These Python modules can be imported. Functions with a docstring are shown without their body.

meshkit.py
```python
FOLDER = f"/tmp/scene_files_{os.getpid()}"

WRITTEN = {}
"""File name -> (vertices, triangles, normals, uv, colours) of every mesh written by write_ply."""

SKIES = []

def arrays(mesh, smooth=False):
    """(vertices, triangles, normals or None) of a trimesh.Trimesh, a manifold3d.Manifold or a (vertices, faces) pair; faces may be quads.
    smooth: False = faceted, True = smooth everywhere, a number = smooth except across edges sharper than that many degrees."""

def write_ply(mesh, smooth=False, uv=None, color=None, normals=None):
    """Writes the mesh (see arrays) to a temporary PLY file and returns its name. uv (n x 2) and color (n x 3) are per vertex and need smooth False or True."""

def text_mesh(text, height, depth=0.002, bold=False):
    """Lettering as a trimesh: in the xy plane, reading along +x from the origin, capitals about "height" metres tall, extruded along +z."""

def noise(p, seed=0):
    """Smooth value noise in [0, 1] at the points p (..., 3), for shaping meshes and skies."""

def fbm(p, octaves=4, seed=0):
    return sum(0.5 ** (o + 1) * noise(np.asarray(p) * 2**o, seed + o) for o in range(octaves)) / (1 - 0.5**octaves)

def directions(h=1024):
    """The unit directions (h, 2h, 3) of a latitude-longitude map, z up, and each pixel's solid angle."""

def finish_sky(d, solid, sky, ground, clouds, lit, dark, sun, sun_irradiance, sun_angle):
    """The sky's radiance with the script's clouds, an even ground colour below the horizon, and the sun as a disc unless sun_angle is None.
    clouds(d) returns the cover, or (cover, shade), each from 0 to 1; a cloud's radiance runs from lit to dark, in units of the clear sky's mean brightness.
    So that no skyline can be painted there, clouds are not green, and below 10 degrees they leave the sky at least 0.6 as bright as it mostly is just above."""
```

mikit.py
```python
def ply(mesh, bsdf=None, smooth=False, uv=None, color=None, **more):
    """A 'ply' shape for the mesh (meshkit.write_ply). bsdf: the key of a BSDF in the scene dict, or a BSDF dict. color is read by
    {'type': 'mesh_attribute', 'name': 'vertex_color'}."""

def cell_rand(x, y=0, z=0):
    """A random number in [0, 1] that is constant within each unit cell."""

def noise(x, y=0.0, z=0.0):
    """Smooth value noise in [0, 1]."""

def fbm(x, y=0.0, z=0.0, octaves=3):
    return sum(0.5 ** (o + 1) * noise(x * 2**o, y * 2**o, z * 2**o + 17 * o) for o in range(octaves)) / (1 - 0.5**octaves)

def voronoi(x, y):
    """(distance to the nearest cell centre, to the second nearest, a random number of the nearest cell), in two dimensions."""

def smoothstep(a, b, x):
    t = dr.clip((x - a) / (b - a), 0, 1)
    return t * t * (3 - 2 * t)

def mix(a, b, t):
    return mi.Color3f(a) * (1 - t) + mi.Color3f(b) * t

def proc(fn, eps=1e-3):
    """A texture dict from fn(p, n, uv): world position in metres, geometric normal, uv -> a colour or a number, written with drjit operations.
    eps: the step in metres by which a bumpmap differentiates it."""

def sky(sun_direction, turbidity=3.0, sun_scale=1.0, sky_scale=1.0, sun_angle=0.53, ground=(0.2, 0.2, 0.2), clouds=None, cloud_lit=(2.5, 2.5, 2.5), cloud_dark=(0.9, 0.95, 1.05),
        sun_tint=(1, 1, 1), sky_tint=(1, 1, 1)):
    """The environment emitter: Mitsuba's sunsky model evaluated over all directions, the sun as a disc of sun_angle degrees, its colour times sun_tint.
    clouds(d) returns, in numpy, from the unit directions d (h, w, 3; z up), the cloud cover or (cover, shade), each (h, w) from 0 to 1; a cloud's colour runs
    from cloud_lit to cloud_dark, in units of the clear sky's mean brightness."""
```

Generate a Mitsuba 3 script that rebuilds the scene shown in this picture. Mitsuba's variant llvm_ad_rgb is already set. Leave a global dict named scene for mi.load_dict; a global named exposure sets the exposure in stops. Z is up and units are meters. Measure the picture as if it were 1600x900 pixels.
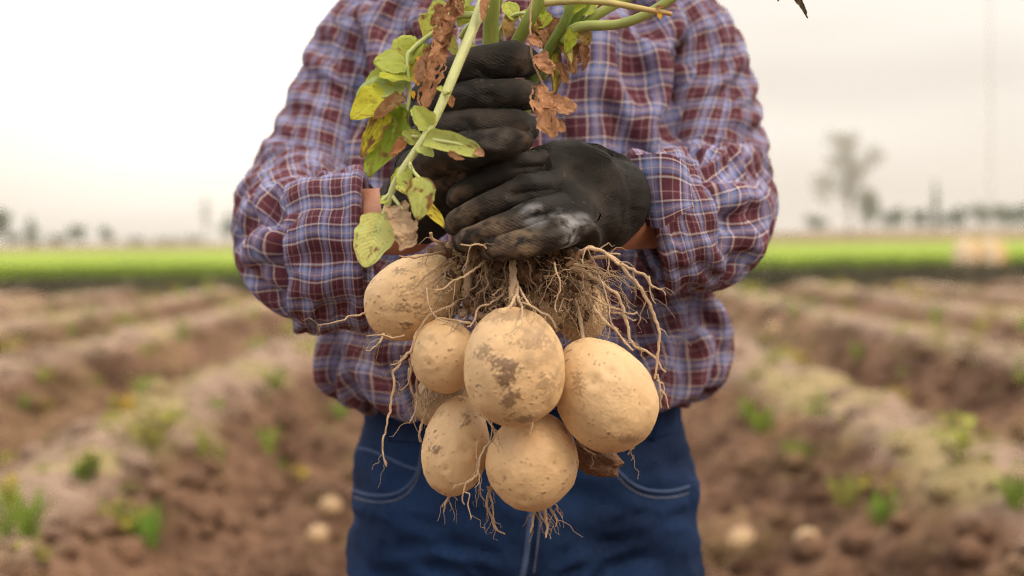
import math, random
import numpy as np, trimesh, manifold3d as m3, mitsuba as mi, drjit as dr, mikit
from meshkit import noise as vnoise, fbm as vfbm
from mikit import proc, ply, noise, fbm, smoothstep, mix
from scipy import ndimage
from scipy.interpolate import CubicSpline, LinearNDInterpolator
from scipy.spatial import cKDTree

T4 = mi.ScalarTransform4f
scene, labels = {}, {}

# ------------------------------------------------------------------ camera, sky, exposure
CAM = np.array([0.0, 0.0, 1.08])
FPX = 2222.0                                  # focal length in pixels of the 1600 px wide photograph
PITCH, ROLL = math.radians(1.9), math.radians(0.65)
FWD = np.array([0, math.cos(PITCH), -math.sin(PITCH)])
RIGHT = np.array([math.cos(ROLL), 0, -math.sin(ROLL)])
RIGHT -= FWD * (RIGHT @ FWD)
RIGHT /= np.linalg.norm(RIGHT)
UP = np.cross(RIGHT, FWD)
scene['camera'] = {'type': 'thinlens', 'fov': 2 * math.degrees(math.atan(800 / FPX)), 'fov_axis': 'x',
                   'aperture_radius': 0.0066, 'focus_distance': 1.13, 'near_clip': 0.05, 'far_clip': 3000.0,
                   'to_world': T4().look_at(origin=CAM.tolist(), target=(CAM + FWD).tolist(), up=UP.tolist())}


def clouds(d):
    el = np.clip(d[..., 2], 0, 1)
    az = np.arctan2(d[..., 0], d[..., 1])
    n = vfbm(np.stack([az * 2.2, el * 14, 0 * az], -1), 3, 5)
    glow = np.exp(-((az + 0.20) ** 2) / 0.055) * np.exp(-((el - 0.16) ** 2) / 0.03)
    shade = 1 - (1.25 * el ** 0.8) - 0.62 * glow + 0.50 * (n - 0.5) * (1 - el)
    return np.ones_like(el), np.clip(shade, 0, 1)


scene['sky'] = mikit.sky((0.62, -0.52, 0.80), turbidity=3, sun_scale=0.26, sun_angle=22, clouds=clouds,
                         cloud_lit=(4.7, 4.45, 4.1), cloud_dark=(1.13, 0.99, 0.915), sun_tint=(1, 0.95, 0.86), ground=(0.16, 0.12, 0.09))
exposure = 2.36


def at(px, py, Y):
    """The point at distance Y in front of the camera plane that the photograph's pixel shows."""
    d = FWD + RIGHT * ((px - 800) / FPX) + UP * ((450 - py) / FPX)
    return CAM + d * (Y / d[1])


def lab(key, label, cat=None, group=None, kind=None):
    e = {'label': label} if label else {}
    if cat: e['category'] = cat
    if group: e['group'] = group
    if kind: e['kind'] = kind
    labels[key] = e


used = {}


def numbered(name):
    n = used.get(name, -1) + 1
    used[name] = n
    return name if n == 0 else f'{name}_{n:03d}'


def put(name, mesh, bsdf, parent=None, **kw):
    key = numbered((parent + '__' if parent else '') + name)
    scene[key] = ply(mesh, bsdf, **kw)
    return key


# ------------------------------------------------------------------ mesh helpers
def norm(v):
    v = np.asarray(v, float)
    return v / np.maximum(np.linalg.norm(v, axis=-1, keepdims=True), 1e-12)


def curve(pts, n, extra=None):
    """n points evenly along a smooth curve through pts (rows may carry radii after x, y, z)."""
    p = np.asarray(pts, float)
    if len(p) == 2:
        return p[0] + (p[1] - p[0]) * np.linspace(0, 1, n)[:, None]
    s = np.r_[0, np.cumsum(np.linalg.norm(np.diff(p[:, :3], axis=0), axis=1) ** 0.7)]
    return CubicSpline(s, p)(np.linspace(0, s[-1], n))


def frames(c, start=None):
    t = norm(np.gradient(c, axis=0))
    a = np.zeros_like(c)
    x = np.array(start if start is not None else [0, 0, 1.0] if abs(t[0, 2]) < 0.9 else [1.0, 0, 0], float)
    for i in range(len(c)):
        x = x - t[i] * (x @ t[i])
        x /= np.linalg.norm(x)
        a[i] = x
    return t, a, np.cross(t, a)


def tube(c, r, sides=6, cap=True):
    c = np.asarray(c, float)
    r = np.broadcast_to(r, (len(c),))
    t, a, b = frames(c)
    ang = np.arange(sides) * 2 * np.pi / sides
    v = (c[:, None] + r[:, None, None] * (np.cos(ang)[None, :, None] * a[:, None] + np.sin(ang)[None, :, None] * b[:, None])).reshape(-1, 3)
    i, j = np.meshgrid(np.arange(len(c) - 1), np.arange(sides), indexing='ij')
    q = np.stack([i * sides + j, i * sides + (j + 1) % sides, (i + 1) * sides + (j + 1) % sides, (i + 1) * sides + j], -1).reshape(-1, 4)
    f = np.vstack([q[:, [0, 1, 2]], q[:, [0, 2, 3]]])
    if cap:
        n = len(v)
        v = np.vstack([v, c[0] - t[0] * r[0] * 0.4, c[-1] + t[-1] * r[-1] * 0.6])
        k = np.arange(sides)
        e = (len(c) - 1) * sides
        f = np.vstack([f, np.stack([(k + 1) % sides, k, k * 0 + n], 1), np.stack([e + k, e + (k + 1) % sides, k * 0 + n + 1], 1)])
    return v, f


def join(parts):
    vs, fs, o = [], [], 0
    for v, f in parts:
        vs.append(v); fs.append(np.asarray(f) + o); o += len(v)
    return np.vstack(vs), np.vstack(fs)


def grid_faces(n, m, wrap):
    i, j = np.meshgrid(np.arange(n - 1), np.arange(m if wrap else m - 1), indexing='ij')
    k = (j + 1) % m
    q = np.stack([i * m + j, i * m + k, (i + 1) * m + k, (i + 1) * m + j], -1).reshape(-1, 4)
    return np.vstack([q[:, [0, 1, 2]], q[:, [0, 2, 3]]])


def ball(p, r, scale=(1, 1, 1), seg=36):
    return m3.Manifold.sphere(1.0, seg).scale([r * s for s in scale]).translate(list(map(float, p[:3])))


def bone(a, b):
    """Hull of the two balls a and b, each (x, y, z, radius)."""
    return m3.Manifold.batch_hull([ball(a, a[3]), ball(b, b[3])])


def chain(js):
    return [bone(a, b) for a, b in zip(js, js[1:])]


def skin_mesh(solids, edge, smooth_it=8):
    m = m3.Manifold.batch_boolean(solids, m3.OpType.Add).refine_to_length(edge).to_mesh()
    tm = trimesh.Trimesh(m.vert_properties[:, :3], m.tri_verts, process=True)
    if smooth_it:
        trimesh.smoothing.filter_taubin(tm, lamb=0.5, nu=0.52, iterations=smooth_it)
    return tm


def relax(tm, it):
    trimesh.smoothing.filter_laplacian(tm, lamb=0.5, iterations=it)
    return tm


def crease(X, N, lines):
    """Folds pressed into a surface X with normals N: lines of (pixels with distances, depth, width); negative depth is a ridge. The line is found on the side that faces the camera."""
    out = X.copy()
    facing = ((X - CAM) * N).sum(-1) < 0
    d = X - CAM
    t = d @ FWD
    px = np.stack([800 + FPX * (d @ RIGHT) / t, 450 - FPX * (d @ UP) / t], -1)
    for pts, depth, width in lines:
        c = curve(np.array([[*q, 0.0] for q in pts], float), 40)[:, :2]
        dist = np.full(X.shape[:-1], 1e9); end = np.zeros(X.shape[:-1])
        for k, q in enumerate(c):
            dd = np.linalg.norm(px - q, axis=-1)
            end = np.where(dd < dist, math.sin(math.pi * min(1, 0.15 + 0.85 * k / 39)) ** 0.5 if k < 39 else 0.1, end)
            dist = np.minimum(dist, dd)
        prof = np.exp(-(dist / width) ** 1.6) - 0.35 * np.exp(-((dist - 2 * width) / width) ** 2)
        out = out - N * (depth * prof * end * facing)[..., None]
    return out


def drape(T, su, sv, it=110, tether=0.02, bend=0.25, amp=0.004, wave=(18, 12), seed=1, grav=0.0, pins=None, keep=None):
    """Cloth (n x m grid closed round its second axis) with su / sv more length than the shape T has: it buckles into folds and stays near T."""
    n, m, _ = T.shape
    ii, jj = np.meshgrid(np.arange(n), np.arange(m), indexing='ij')
    flat = lambda i, j: (i * m + j % m).ravel()
    X0 = T.reshape(-1, 3)
    nrm = norm(np.cross(np.gradient(T, axis=0), np.roll(T, -1, 1) - np.roll(T, 1, 1))).reshape(-1, 3)
    th = jj / m * 2 * np.pi
    ns = vfbm(np.stack([ii / wave[0], np.cos(th) * m / wave[1] / 6.3, np.sin(th) * m / wave[1] / 6.3], -1).reshape(-1, 3) + seed * 7.3, 3, seed) - 0.5
    su = np.broadcast_to(su, (n, m)); sv = np.broadcast_to(sv, (n, m))
    lu = np.linalg.norm(np.diff(T, axis=0), axis=2) * su[:-1]
    lv = np.linalg.norm(np.roll(T, -1, 1) - T, axis=2) * sv
    sets = []
    for par in (0, 1):
        i, j = ii[par:n - 1:2], jj[par:n - 1:2]
        sets.append((flat(i, j), flat(i + 1, j), lu[par::2].ravel(), 1.0))
        dg = np.sqrt(lu[par::2] ** 2 + lv[par:n - 1:2] ** 2)
        sets.append((flat(i, j), flat(i + 1, j + 1), dg.ravel(), 0.35))
        sets.append((flat(i, j + 1), flat(i + 1, j), dg.ravel(), 0.35))
        i, j = ii[:, par::2], jj[:, par::2]
        sets.append((flat(i, j), flat(i, j + 1), lv[:, par::2].ravel(), 1.0))
    for st in (3,):
        for ph in range(2):
            sel = [k for k in range(n - st) if (k // st) % 2 == ph]
            l = sum(lu[np.array(sel) + q] for q in range(st))
            sets.append((flat(ii[sel], jj[sel]), flat(ii[sel] + st, jj[sel]), l.ravel(), bend))
            sel = [k for k in range(m - m % (2 * st)) if (k // st) % 2 == ph]
            l = sum(lv[:, (np.array(sel) + q) % m] for q in range(st))
            sets.append((flat(ii[:, sel], jj[:, sel]), flat(ii[:, sel], jj[:, sel] + st), l.ravel(), bend))
    X = X0 + nrm * (ns * 2 * amp)[:, None]
    w = np.full(len(X), tether)
    if pins is not None:
        w = np.maximum(w, np.broadcast_to(pins, (n, m)).ravel())
    w = w[:, None]
    for _ in range(it):
        for a, b, l, k in sets:
            d = X[b] - X[a]
            q = np.linalg.norm(d, axis=1)
            c = (0.5 * k) * (1 - l / np.maximum(q, 1e-9))
            if k == bend: c = np.minimum(c, 0)
            d *= c[:, None]
            X[a] += d
            X[b] -= d
        X[:, 2] -= grav
        X += w * (X0 - X)
        if keep is not None:
            X = keep(X)
    return X.reshape(n, m, 3)


def finer(X, k=2):
    """A grid closed round its second axis, k times finer."""
    n, m, _ = X.shape
    pad = np.concatenate([X[:, -3:], X, X[:, :3]], 1)
    a, b = np.meshgrid(np.linspace(0, n - 1, (n - 1) * k + 1), 3 + np.arange(m * k) / k, indexing='ij')
    return np.stack([ndimage.map_coordinates(pad[..., c], [a, b], order=3, mode='nearest') for c in range(3)], -1)


def cloth(X, lu, lv, u0=0.0, v0=0.0, inside=0.0018):
    """Mesh with uv in metres for a closed grid; a seam column is added. The cloth gets a real inner face."""
    X = np.concatenate([X, X[:, :1]], 1)
    n, m, _ = X.shape
    i, j = np.meshgrid(np.linspace(0, 1, n), np.linspace(0, 1, m), indexing='ij')
    uv = np.stack([u0 + j * lv, v0 + i * lu], -1).reshape(-1, 2)
    f = grid_faces(n, m, False)
    nr = norm(np.cross(np.gradient(X, axis=0), np.gradient(X, axis=1))).reshape(-1, 3)
    return (X.reshape(-1, 3), f), uv


# ------------------------------------------------------------------ materials
def rgb(*c):
    return {'type': 'rgb', 'value': list(c)}


def stripe(x):
    """Colour of the shirt's threads across one repeat (x in repeats)."""
    t = x - dr.floor(x)
    def band(a, b, e=0.014):
        return smoothstep(a - e, a + e, t) * (1 - smoothstep(b - e, b + e, t))
    c = mi.Color3f(0.092, 0.027, 0.038)
    for a, b, col in ((0.06, 0.085, (0.05, 0.02, 0.05)), (0.17, 0.20, (0.30, 0.19, 0.22)), (0.285, 0.31, (0.06, 0.025, 0.06)), (0.40, 0.45, (0.50, 0.45, 0.49)), (0.45, 0.51, (0.10, 0.065, 0.10)), (0.51, 0.555, (0.09, 0.18, 0.42)),
                      (0.555, 0.645, (0.25, 0.25, 0.44)), (0.645, 0.675, (0.48, 0.45, 0.51)), (0.675, 0.735, (0.20, 0.20, 0.37)), (0.735, 0.775, (0.08, 0.17, 0.42)), (0.775, 0.83, (0.095, 0.05, 0.07)), (0.83, 0.88, (0.50, 0.44, 0.46))):
        c = mix(c, col, band(a, b))
    return c


PLAID = 0.0315


def plaid(p, n, uv):
    a, b = stripe(uv.x / PLAID), stripe(uv.y / (PLAID * 1.04))
    tw = uv.x * 900 + uv.y * 900
    w = 0.5 + 0.18 * dr.sin(tw * 2 * math.pi)
    c = a * w + b * (1 - w)
    k = 0.90 + 0.2 * fbm(p.x * 160, p.y * 160, p.z * 160, octaves=2)
    return c * k


scene['m_shirt'] = {'type': 'twosided', 'bsdf': {'type': 'principled', 'base_color': proc(plaid), 'roughness': 0.9, 'specular': 0.15, 'sheen': 0.08}}


def denim(p, n, uv):
    f = fbm(p.x * 9 + 3, p.y * 9, p.z * 14, octaves=3)
    g = fbm(p.x * 300, p.y * 300, p.z * 120, octaves=2)
    tw = 0.5 + 0.5 * dr.sin((p.x + 0.6 * p.z) * 2 * math.pi / 0.0019)
    dx = dr.abs(p.x - XC) - 0.085
    fade = dr.exp(-dr.square(dx / 0.05)) * smoothstep(0.86, 0.76, p.z) * smoothstep(0.30, 0.60, f)
    c = mix((0.0016, 0.0050, 0.020), (0.0115, 0.036, 0.112), smoothstep(0.30, 0.72, f) * 0.45 + 0.30 * g + 0.15 * tw + 0.30 * fade)
    return c


def denim_h(p, n, uv):
    return fbm(p.x * 500, p.y * 500, p.z * 260, octaves=2)


scene['m_denim'] = {'type': 'twosided', 'bsdf': {'type': 'bumpmap', 'bump': proc(denim_h, 4e-4), 'scale': 0.0006,
                    'bsdf': {'type': 'principled', 'base_color': proc(denim), 'roughness': 0.85, 'specular': 0.15, 'sheen': 0.05}}}
scene['m_denim_worn'] = {'type': 'principled', 'base_color': rgb(0.050, 0.080, 0.165), 'roughness': 0.8, 'specular': 0.2}
scene['m_thread'] = {'type': 'principled', 'base_color': rgb(0.12, 0.135, 0.18), 'roughness': 0.7}
scene['m_copper'] = {'type': 'principled', 'base_color': rgb(0.45, 0.25, 0.15), 'metallic': 0.9, 'roughness': 0.4}
scene['m_skin'] = {'type': 'principled', 'base_color': proc(lambda p, n, uv: mix((0.42, 0.20, 0.125), (0.36, 0.155, 0.09), fbm(p.x * 60, p.y * 60, p.z * 60))), 'roughness': 0.5, 'specular': 0.4}
scene['m_hair'] = {'type': 'principled', 'base_color': rgb(0.02, 0.014, 0.01), 'roughness': 0.45}
scene['m_eye'] = {'type': 'principled', 'base_color': rgb(0.03, 0.02, 0.015), 'roughness': 0.15}
scene['m_boot'] = {'type': 'principled', 'base_color': rgb(0.05, 0.04, 0.03), 'roughness': 0.6}
VC = {'type': 'mesh_attribute', 'name': 'vertex_color'}
scene['m_glove'] = {'type': 'bumpmap', 'bump': proc(lambda p, n, uv: fbm(p.x * 520, p.y * 520, p.z * 520, octaves=2) + 0.16 * dr.sin((0.45 * p.x + 0.9 * p.z + 0.004 * fbm(p.x * 40, p.y * 40, p.z * 40)) * (2 * math.pi / 0.0022)), 3e-4), 'scale': 0.0009,
                    'bsdf': {'type': 'principled', 'base_color': VC, 'roughness': 0.75, 'specular': 0.22, 'sheen': 0.12}}
scene['m_potato'] = {'type': 'bumpmap', 'bump': proc(lambda p, n, uv: 0.7 * fbm(p.x * 700, p.y * 700, p.z * 700, octaves=2) + 0.35 * fbm(p.x * 210, p.y * 210, p.z * 210, octaves=2), 3e-4), 'scale': 0.0005,
                     'bsdf': {'type': 'principled', 'base_color': VC, 'roughness': 0.5, 'specular': 0.45}}
scene['m_root'] = {'type': 'principled', 'base_color': VC, 'roughness': 0.75, 'specular': 0.3}
scene['m_stem'] = {'type': 'principled', 'base_color': VC, 'roughness': 0.42, 'specular': 0.5}
scene['m_leaf'] = {'type': 'principledthin', 'base_color': VC, 'roughness': 0.5, 'diff_trans': 0.7, 'spec_trans': 0.0, 'eta': 1.4}
scene['m_leaf_dry'] = {'type': 'principledthin', 'base_color': VC, 'roughness': 0.7, 'diff_trans': 0.35, 'spec_trans': 0.0, 'eta': 1.35}
scene['m_weed'] = {'type': 'principledthin', 'base_color': VC, 'roughness': 0.55, 'diff_trans': 0.8, 'spec_trans': 0.0, 'eta': 1.35}
scene['m_solid'] = {'type': 'twosided', 'bsdf': {'type': 'principled', 'base_color': VC, 'roughness': 0.85, 'specular': 0.2}}


# ------------------------------------------------------------------ the field
FIELD_END = 27.0


def ridge(x):
    """Height of the planting ridges across the field, 0 in the furrows, 1 on top."""
    k = np.abs(np.abs(x) - 1.65 - 1.75 * np.clip(np.round((np.abs(x) - 1.65) / 1.75), 0, None))
    return 1 - np.clip((k - 0.10) / 0.58, 0, 1) ** 1.0


def ground_z(x, y):
    x, y = np.broadcast_arrays(np.asarray(x, float), np.asarray(y, float))
    wob = 0.09 * (vfbm(np.stack([x * 0.35, y * 0.45, 0 * x], -1), 2, 3) - 0.5) * 2
    r = ridge(x + wob)
    r = r * r * (3 - 2 * r)
    infield = 1 - np.clip((y - FIELD_END + 2) / 3, 0, 1)
    near = np.clip((16 - y) / 8, 0.0, 1)
    side = 4 * r * (1 - r)
    rough = (vfbm(np.stack([x * 2.6, y * 2.0, 0 * x], -1), 3, 9) - 0.5) * 0.12
    clod = (vfbm(np.stack([x * 8, y * 8, 0 * x + 5], -1), 4, 11) - 0.5) * (0.22 * (0.35 + 0.65 * np.clip(side + (r < 0.3), 0, 1)))
    h = (0.30 * r + rough + clod * (0.25 + 0.75 * near)) * infield
    bank = 0.22 * np.exp(-((y - 33 - 0.02 * x) / 3.0) ** 2) * (0.8 + 0.5 * vfbm(np.stack([x * 0.4, y * 0.4, 0 * x], -1), 2, 21))
    far = np.clip((y - 236) / 14, 0, 1) * (0.9 + 1.0 * np.clip(x / 60 + 0.5, 0, 1) + 0.5 * vfbm(np.stack([x * 0.03, y * 0.03, 0 * x], -1), 2, 31))
    return h + bank + far


def spread(a, b, d0, grow, far):
    """Coordinates: even steps d0 from a to b, then growing steps to far."""
    c = list(np.arange(a, b, d0))
    d = d0
    while c[-1] < far:
        d *= grow
        c.append(c[-1] + d)
    return np.array(c)


xs = spread(0, 4.5, 0.033, 1.07, 700)
xs = np.r_[-xs[:0:-1], xs]
yr = spread(3.6, 10.5, 0.035, 1.018, 33)
yr = np.r_[yr, spread(yr[-1] + 0.4, 48, 0.4, 1.05, 900)]
yf = spread(0, 3.55, 0.09, 1.0, 3.5)
yb = -spread(0.2, 2, 0.3, 1.25, 60)[::-1]
ys = np.unique(np.round(np.r_[yb, yf, yr], 4))
gx, gy = np.meshgrid(xs, ys, indexing='ij')
gz = ground_z(gx, gy)
gv = np.stack([gx, gy, gz], -1).reshape(-1, 3)
gf = grid_faces(len(xs), len(ys), False)[:, ::-1]


def soil(p, n, uv):
    wob = 0
    h = p.z
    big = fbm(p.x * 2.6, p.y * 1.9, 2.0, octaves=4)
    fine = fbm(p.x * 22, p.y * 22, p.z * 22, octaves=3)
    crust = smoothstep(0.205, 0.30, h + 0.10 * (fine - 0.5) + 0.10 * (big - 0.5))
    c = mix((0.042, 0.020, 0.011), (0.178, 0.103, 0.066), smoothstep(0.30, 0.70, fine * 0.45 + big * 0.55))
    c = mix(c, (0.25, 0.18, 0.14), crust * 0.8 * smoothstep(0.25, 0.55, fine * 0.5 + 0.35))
    litter = smoothstep(0.50, 0.66, fbm(p.x * 4 + 9, p.y * 2.2, 1.0, octaves=4)) * 0.7
    c = mix(c, (0.25, 0.215, 0.075), litter * (0.15 + 0.6 * crust))
    distant = smoothstep(26, 29, p.y)
    c = mix(c, mix((0.075, 0.058, 0.04), (0.12, 0.10, 0.055), big), distant)
    c = mix(c, mix((0.16, 0.085, 0.04), (0.14, 0.10, 0.045), big), smoothstep(200, 236, p.y))
    return c


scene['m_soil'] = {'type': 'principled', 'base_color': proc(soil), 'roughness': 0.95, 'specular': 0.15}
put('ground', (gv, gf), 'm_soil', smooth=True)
lab('ground', 'brown ploughed soil in ridges and furrows running away from the camera', kind='structure')

rng = np.random.default_rng(4)
# loose clods on the ridges' flanks and the dug strip
ico = trimesh.creation.icosphere(1, 1.0)
cl = []
for k in range(4200):
    x = rng.uniform(-4.6, 4.6); y = 3.4 + 9 * rng.random() ** 1.5
    r0 = ridge(np.array([x]))[0]
    if r0 > 0.9 and rng.random() < 0.7: continue
    s = 0.013 + 0.055 * rng.random() ** 3.5
    v = ico.vertices * (0.7 + 0.6 * vnoise(ico.vertices * 1.7 + k, 3))[:, None] * s * np.array([1, 1, 0.75])
    cl.append((v + [x, y, float(ground_z(x, y)) + 0.3 * s], ico.faces))
clod_v, clod_f = join(cl)
scene['soil_clods'] = ply((clod_v, clod_f), 'm_soil', smooth=True)
lab('soil_clods', 'loose brown lumps of dry soil lying in the furrows', 'soil', kind='stuff')


def srgb(r, g, b):
    c = np.array([r, g, b]) / 255.0
    return np.where(c < 0.04045, c / 12.92, ((c + 0.055) / 1.055) ** 2.4)


def blades(n, h, spread_r, width, rng, lean=0.5):
    """A tuft of n bent leaf blades around the origin."""
    out = []
    for _ in range(n):
        a = rng.uniform(0, 2 * np.pi); hh = h * rng.uniform(0.55, 1.1); w = width * rng.uniform(0.6, 1.2)
        b = np.array([math.cos(a), math.sin(a), 0]); o = b * spread_r * rng.random() ** 0.7
        o = np.array([o[0] * rng.uniform(0.5, 1), o[1], 0])
        tt = np.linspace(0, 1, 4); ln = lean * rng.uniform(0.3, 1.3)
        c = o + np.outer(tt, [0, 0, hh]) * (1 - 0.35 * ln * tt[:, None]) + np.outer(tt ** 1.7 * hh * ln, b)
        sd = np.array([-b[1], b[0], 0]) * w
        wd = np.array([0.7, 1.0, 0.75, 0.05])
        v = np.stack([c - sd * wd[:, None], c + sd * wd[:, None]], 1).reshape(-1, 3)
        f = np.array([[2 * q, 2 * q + 1, 2 * q + 3] for q in range(3)] + [[2 * q, 2 * q + 3, 2 * q + 2] for q in range(3)])
        out.append((v, f))
    return join(out)


def broad(n, h, size, rng):
    """A small broad-leaved weed: stalks with folded oval leaves."""
    out = []
    for _ in range(n):
        a = rng.uniform(0, 2 * np.pi); el = rng.uniform(0.35, 1.25); l = size * rng.uniform(0.6, 1.2)
        base = np.array([rng.normal(0, size * 0.5), rng.normal(0, size * 0.5), h * rng.uniform(0.1, 0.9)])
        d = np.array([math.cos(a) * math.cos(el), math.sin(a) * math.cos(el), math.sin(el) * 0.7])
        sd = norm(np.cross(d, [0, 0, 1])); up = np.cross(sd, d)
        pts = []
        for q, wq in ((0, 0.02), (0.3, 0.36), (0.6, 0.42), (0.85, 0.22), (1, 0.01)):
            c = base + d * l * q - up * l * 0.25 * q * q
            pts += [c - sd * l * wq + up * l * wq * 0.4, c, c + sd * l * wq + up * l * wq * 0.4]
        f = []
        for q in range(4):
            for z in range(2):
                i = q * 3 + z
                f += [[i, i + 1, i + 4], [i, i + 4, i + 3]]
        out.append((np.array(pts), np.array(f)))
        out.append(tube(np.array([[base[0] * 0.3, base[1] * 0.3, -0.02], base]), 0.0022, 4, False))
    return join(out)


GRASS = [(0.19, 0.28, 0.045), (0.27, 0.32, 0.07), (0.36, 0.35, 0.09), (0.42, 0.36, 0.07), (0.30, 0.27, 0.11)]


def weed(x, y, kind, size, col, label, group, name):
    n = 26 if kind == 'tuft' else 14
    v, f = blades(n, size, size * 0.45, 0.006 + size * 0.02, rng) if kind == 'tuft' else broad(n, size * 0.8, size * 0.42, rng)
    v = v + [x, y, float(ground_z(x, y)) - 0.01]
    c0 = np.array(col); w = rng.random(len(v) // 4 + 1).repeat(4)[:len(v)]
    c = c0 * (0.7 + 0.6 * w[:, None]) * (1 + 0.25 * (rng.random(3) - 0.5))
    key = put(name, (v, f), 'm_weed', smooth=False, color=np.clip(c, 0, 0.8))
    lab(key, label, 'plant', group)
    return key


def on_ground(px, py, dz=0.0):
    """Where the photograph's pixel meets the field."""
    d = FWD + RIGHT * ((px - 800) / FPX) + UP * ((450 - py) / FPX)
    t = np.linspace(2.5, 60, 6000)
    p = CAM + d * t[:, None]
    return p[np.argmax(p[:, 2] < ground_z(p[:, 0], p[:, 1]) + dz)]


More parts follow.
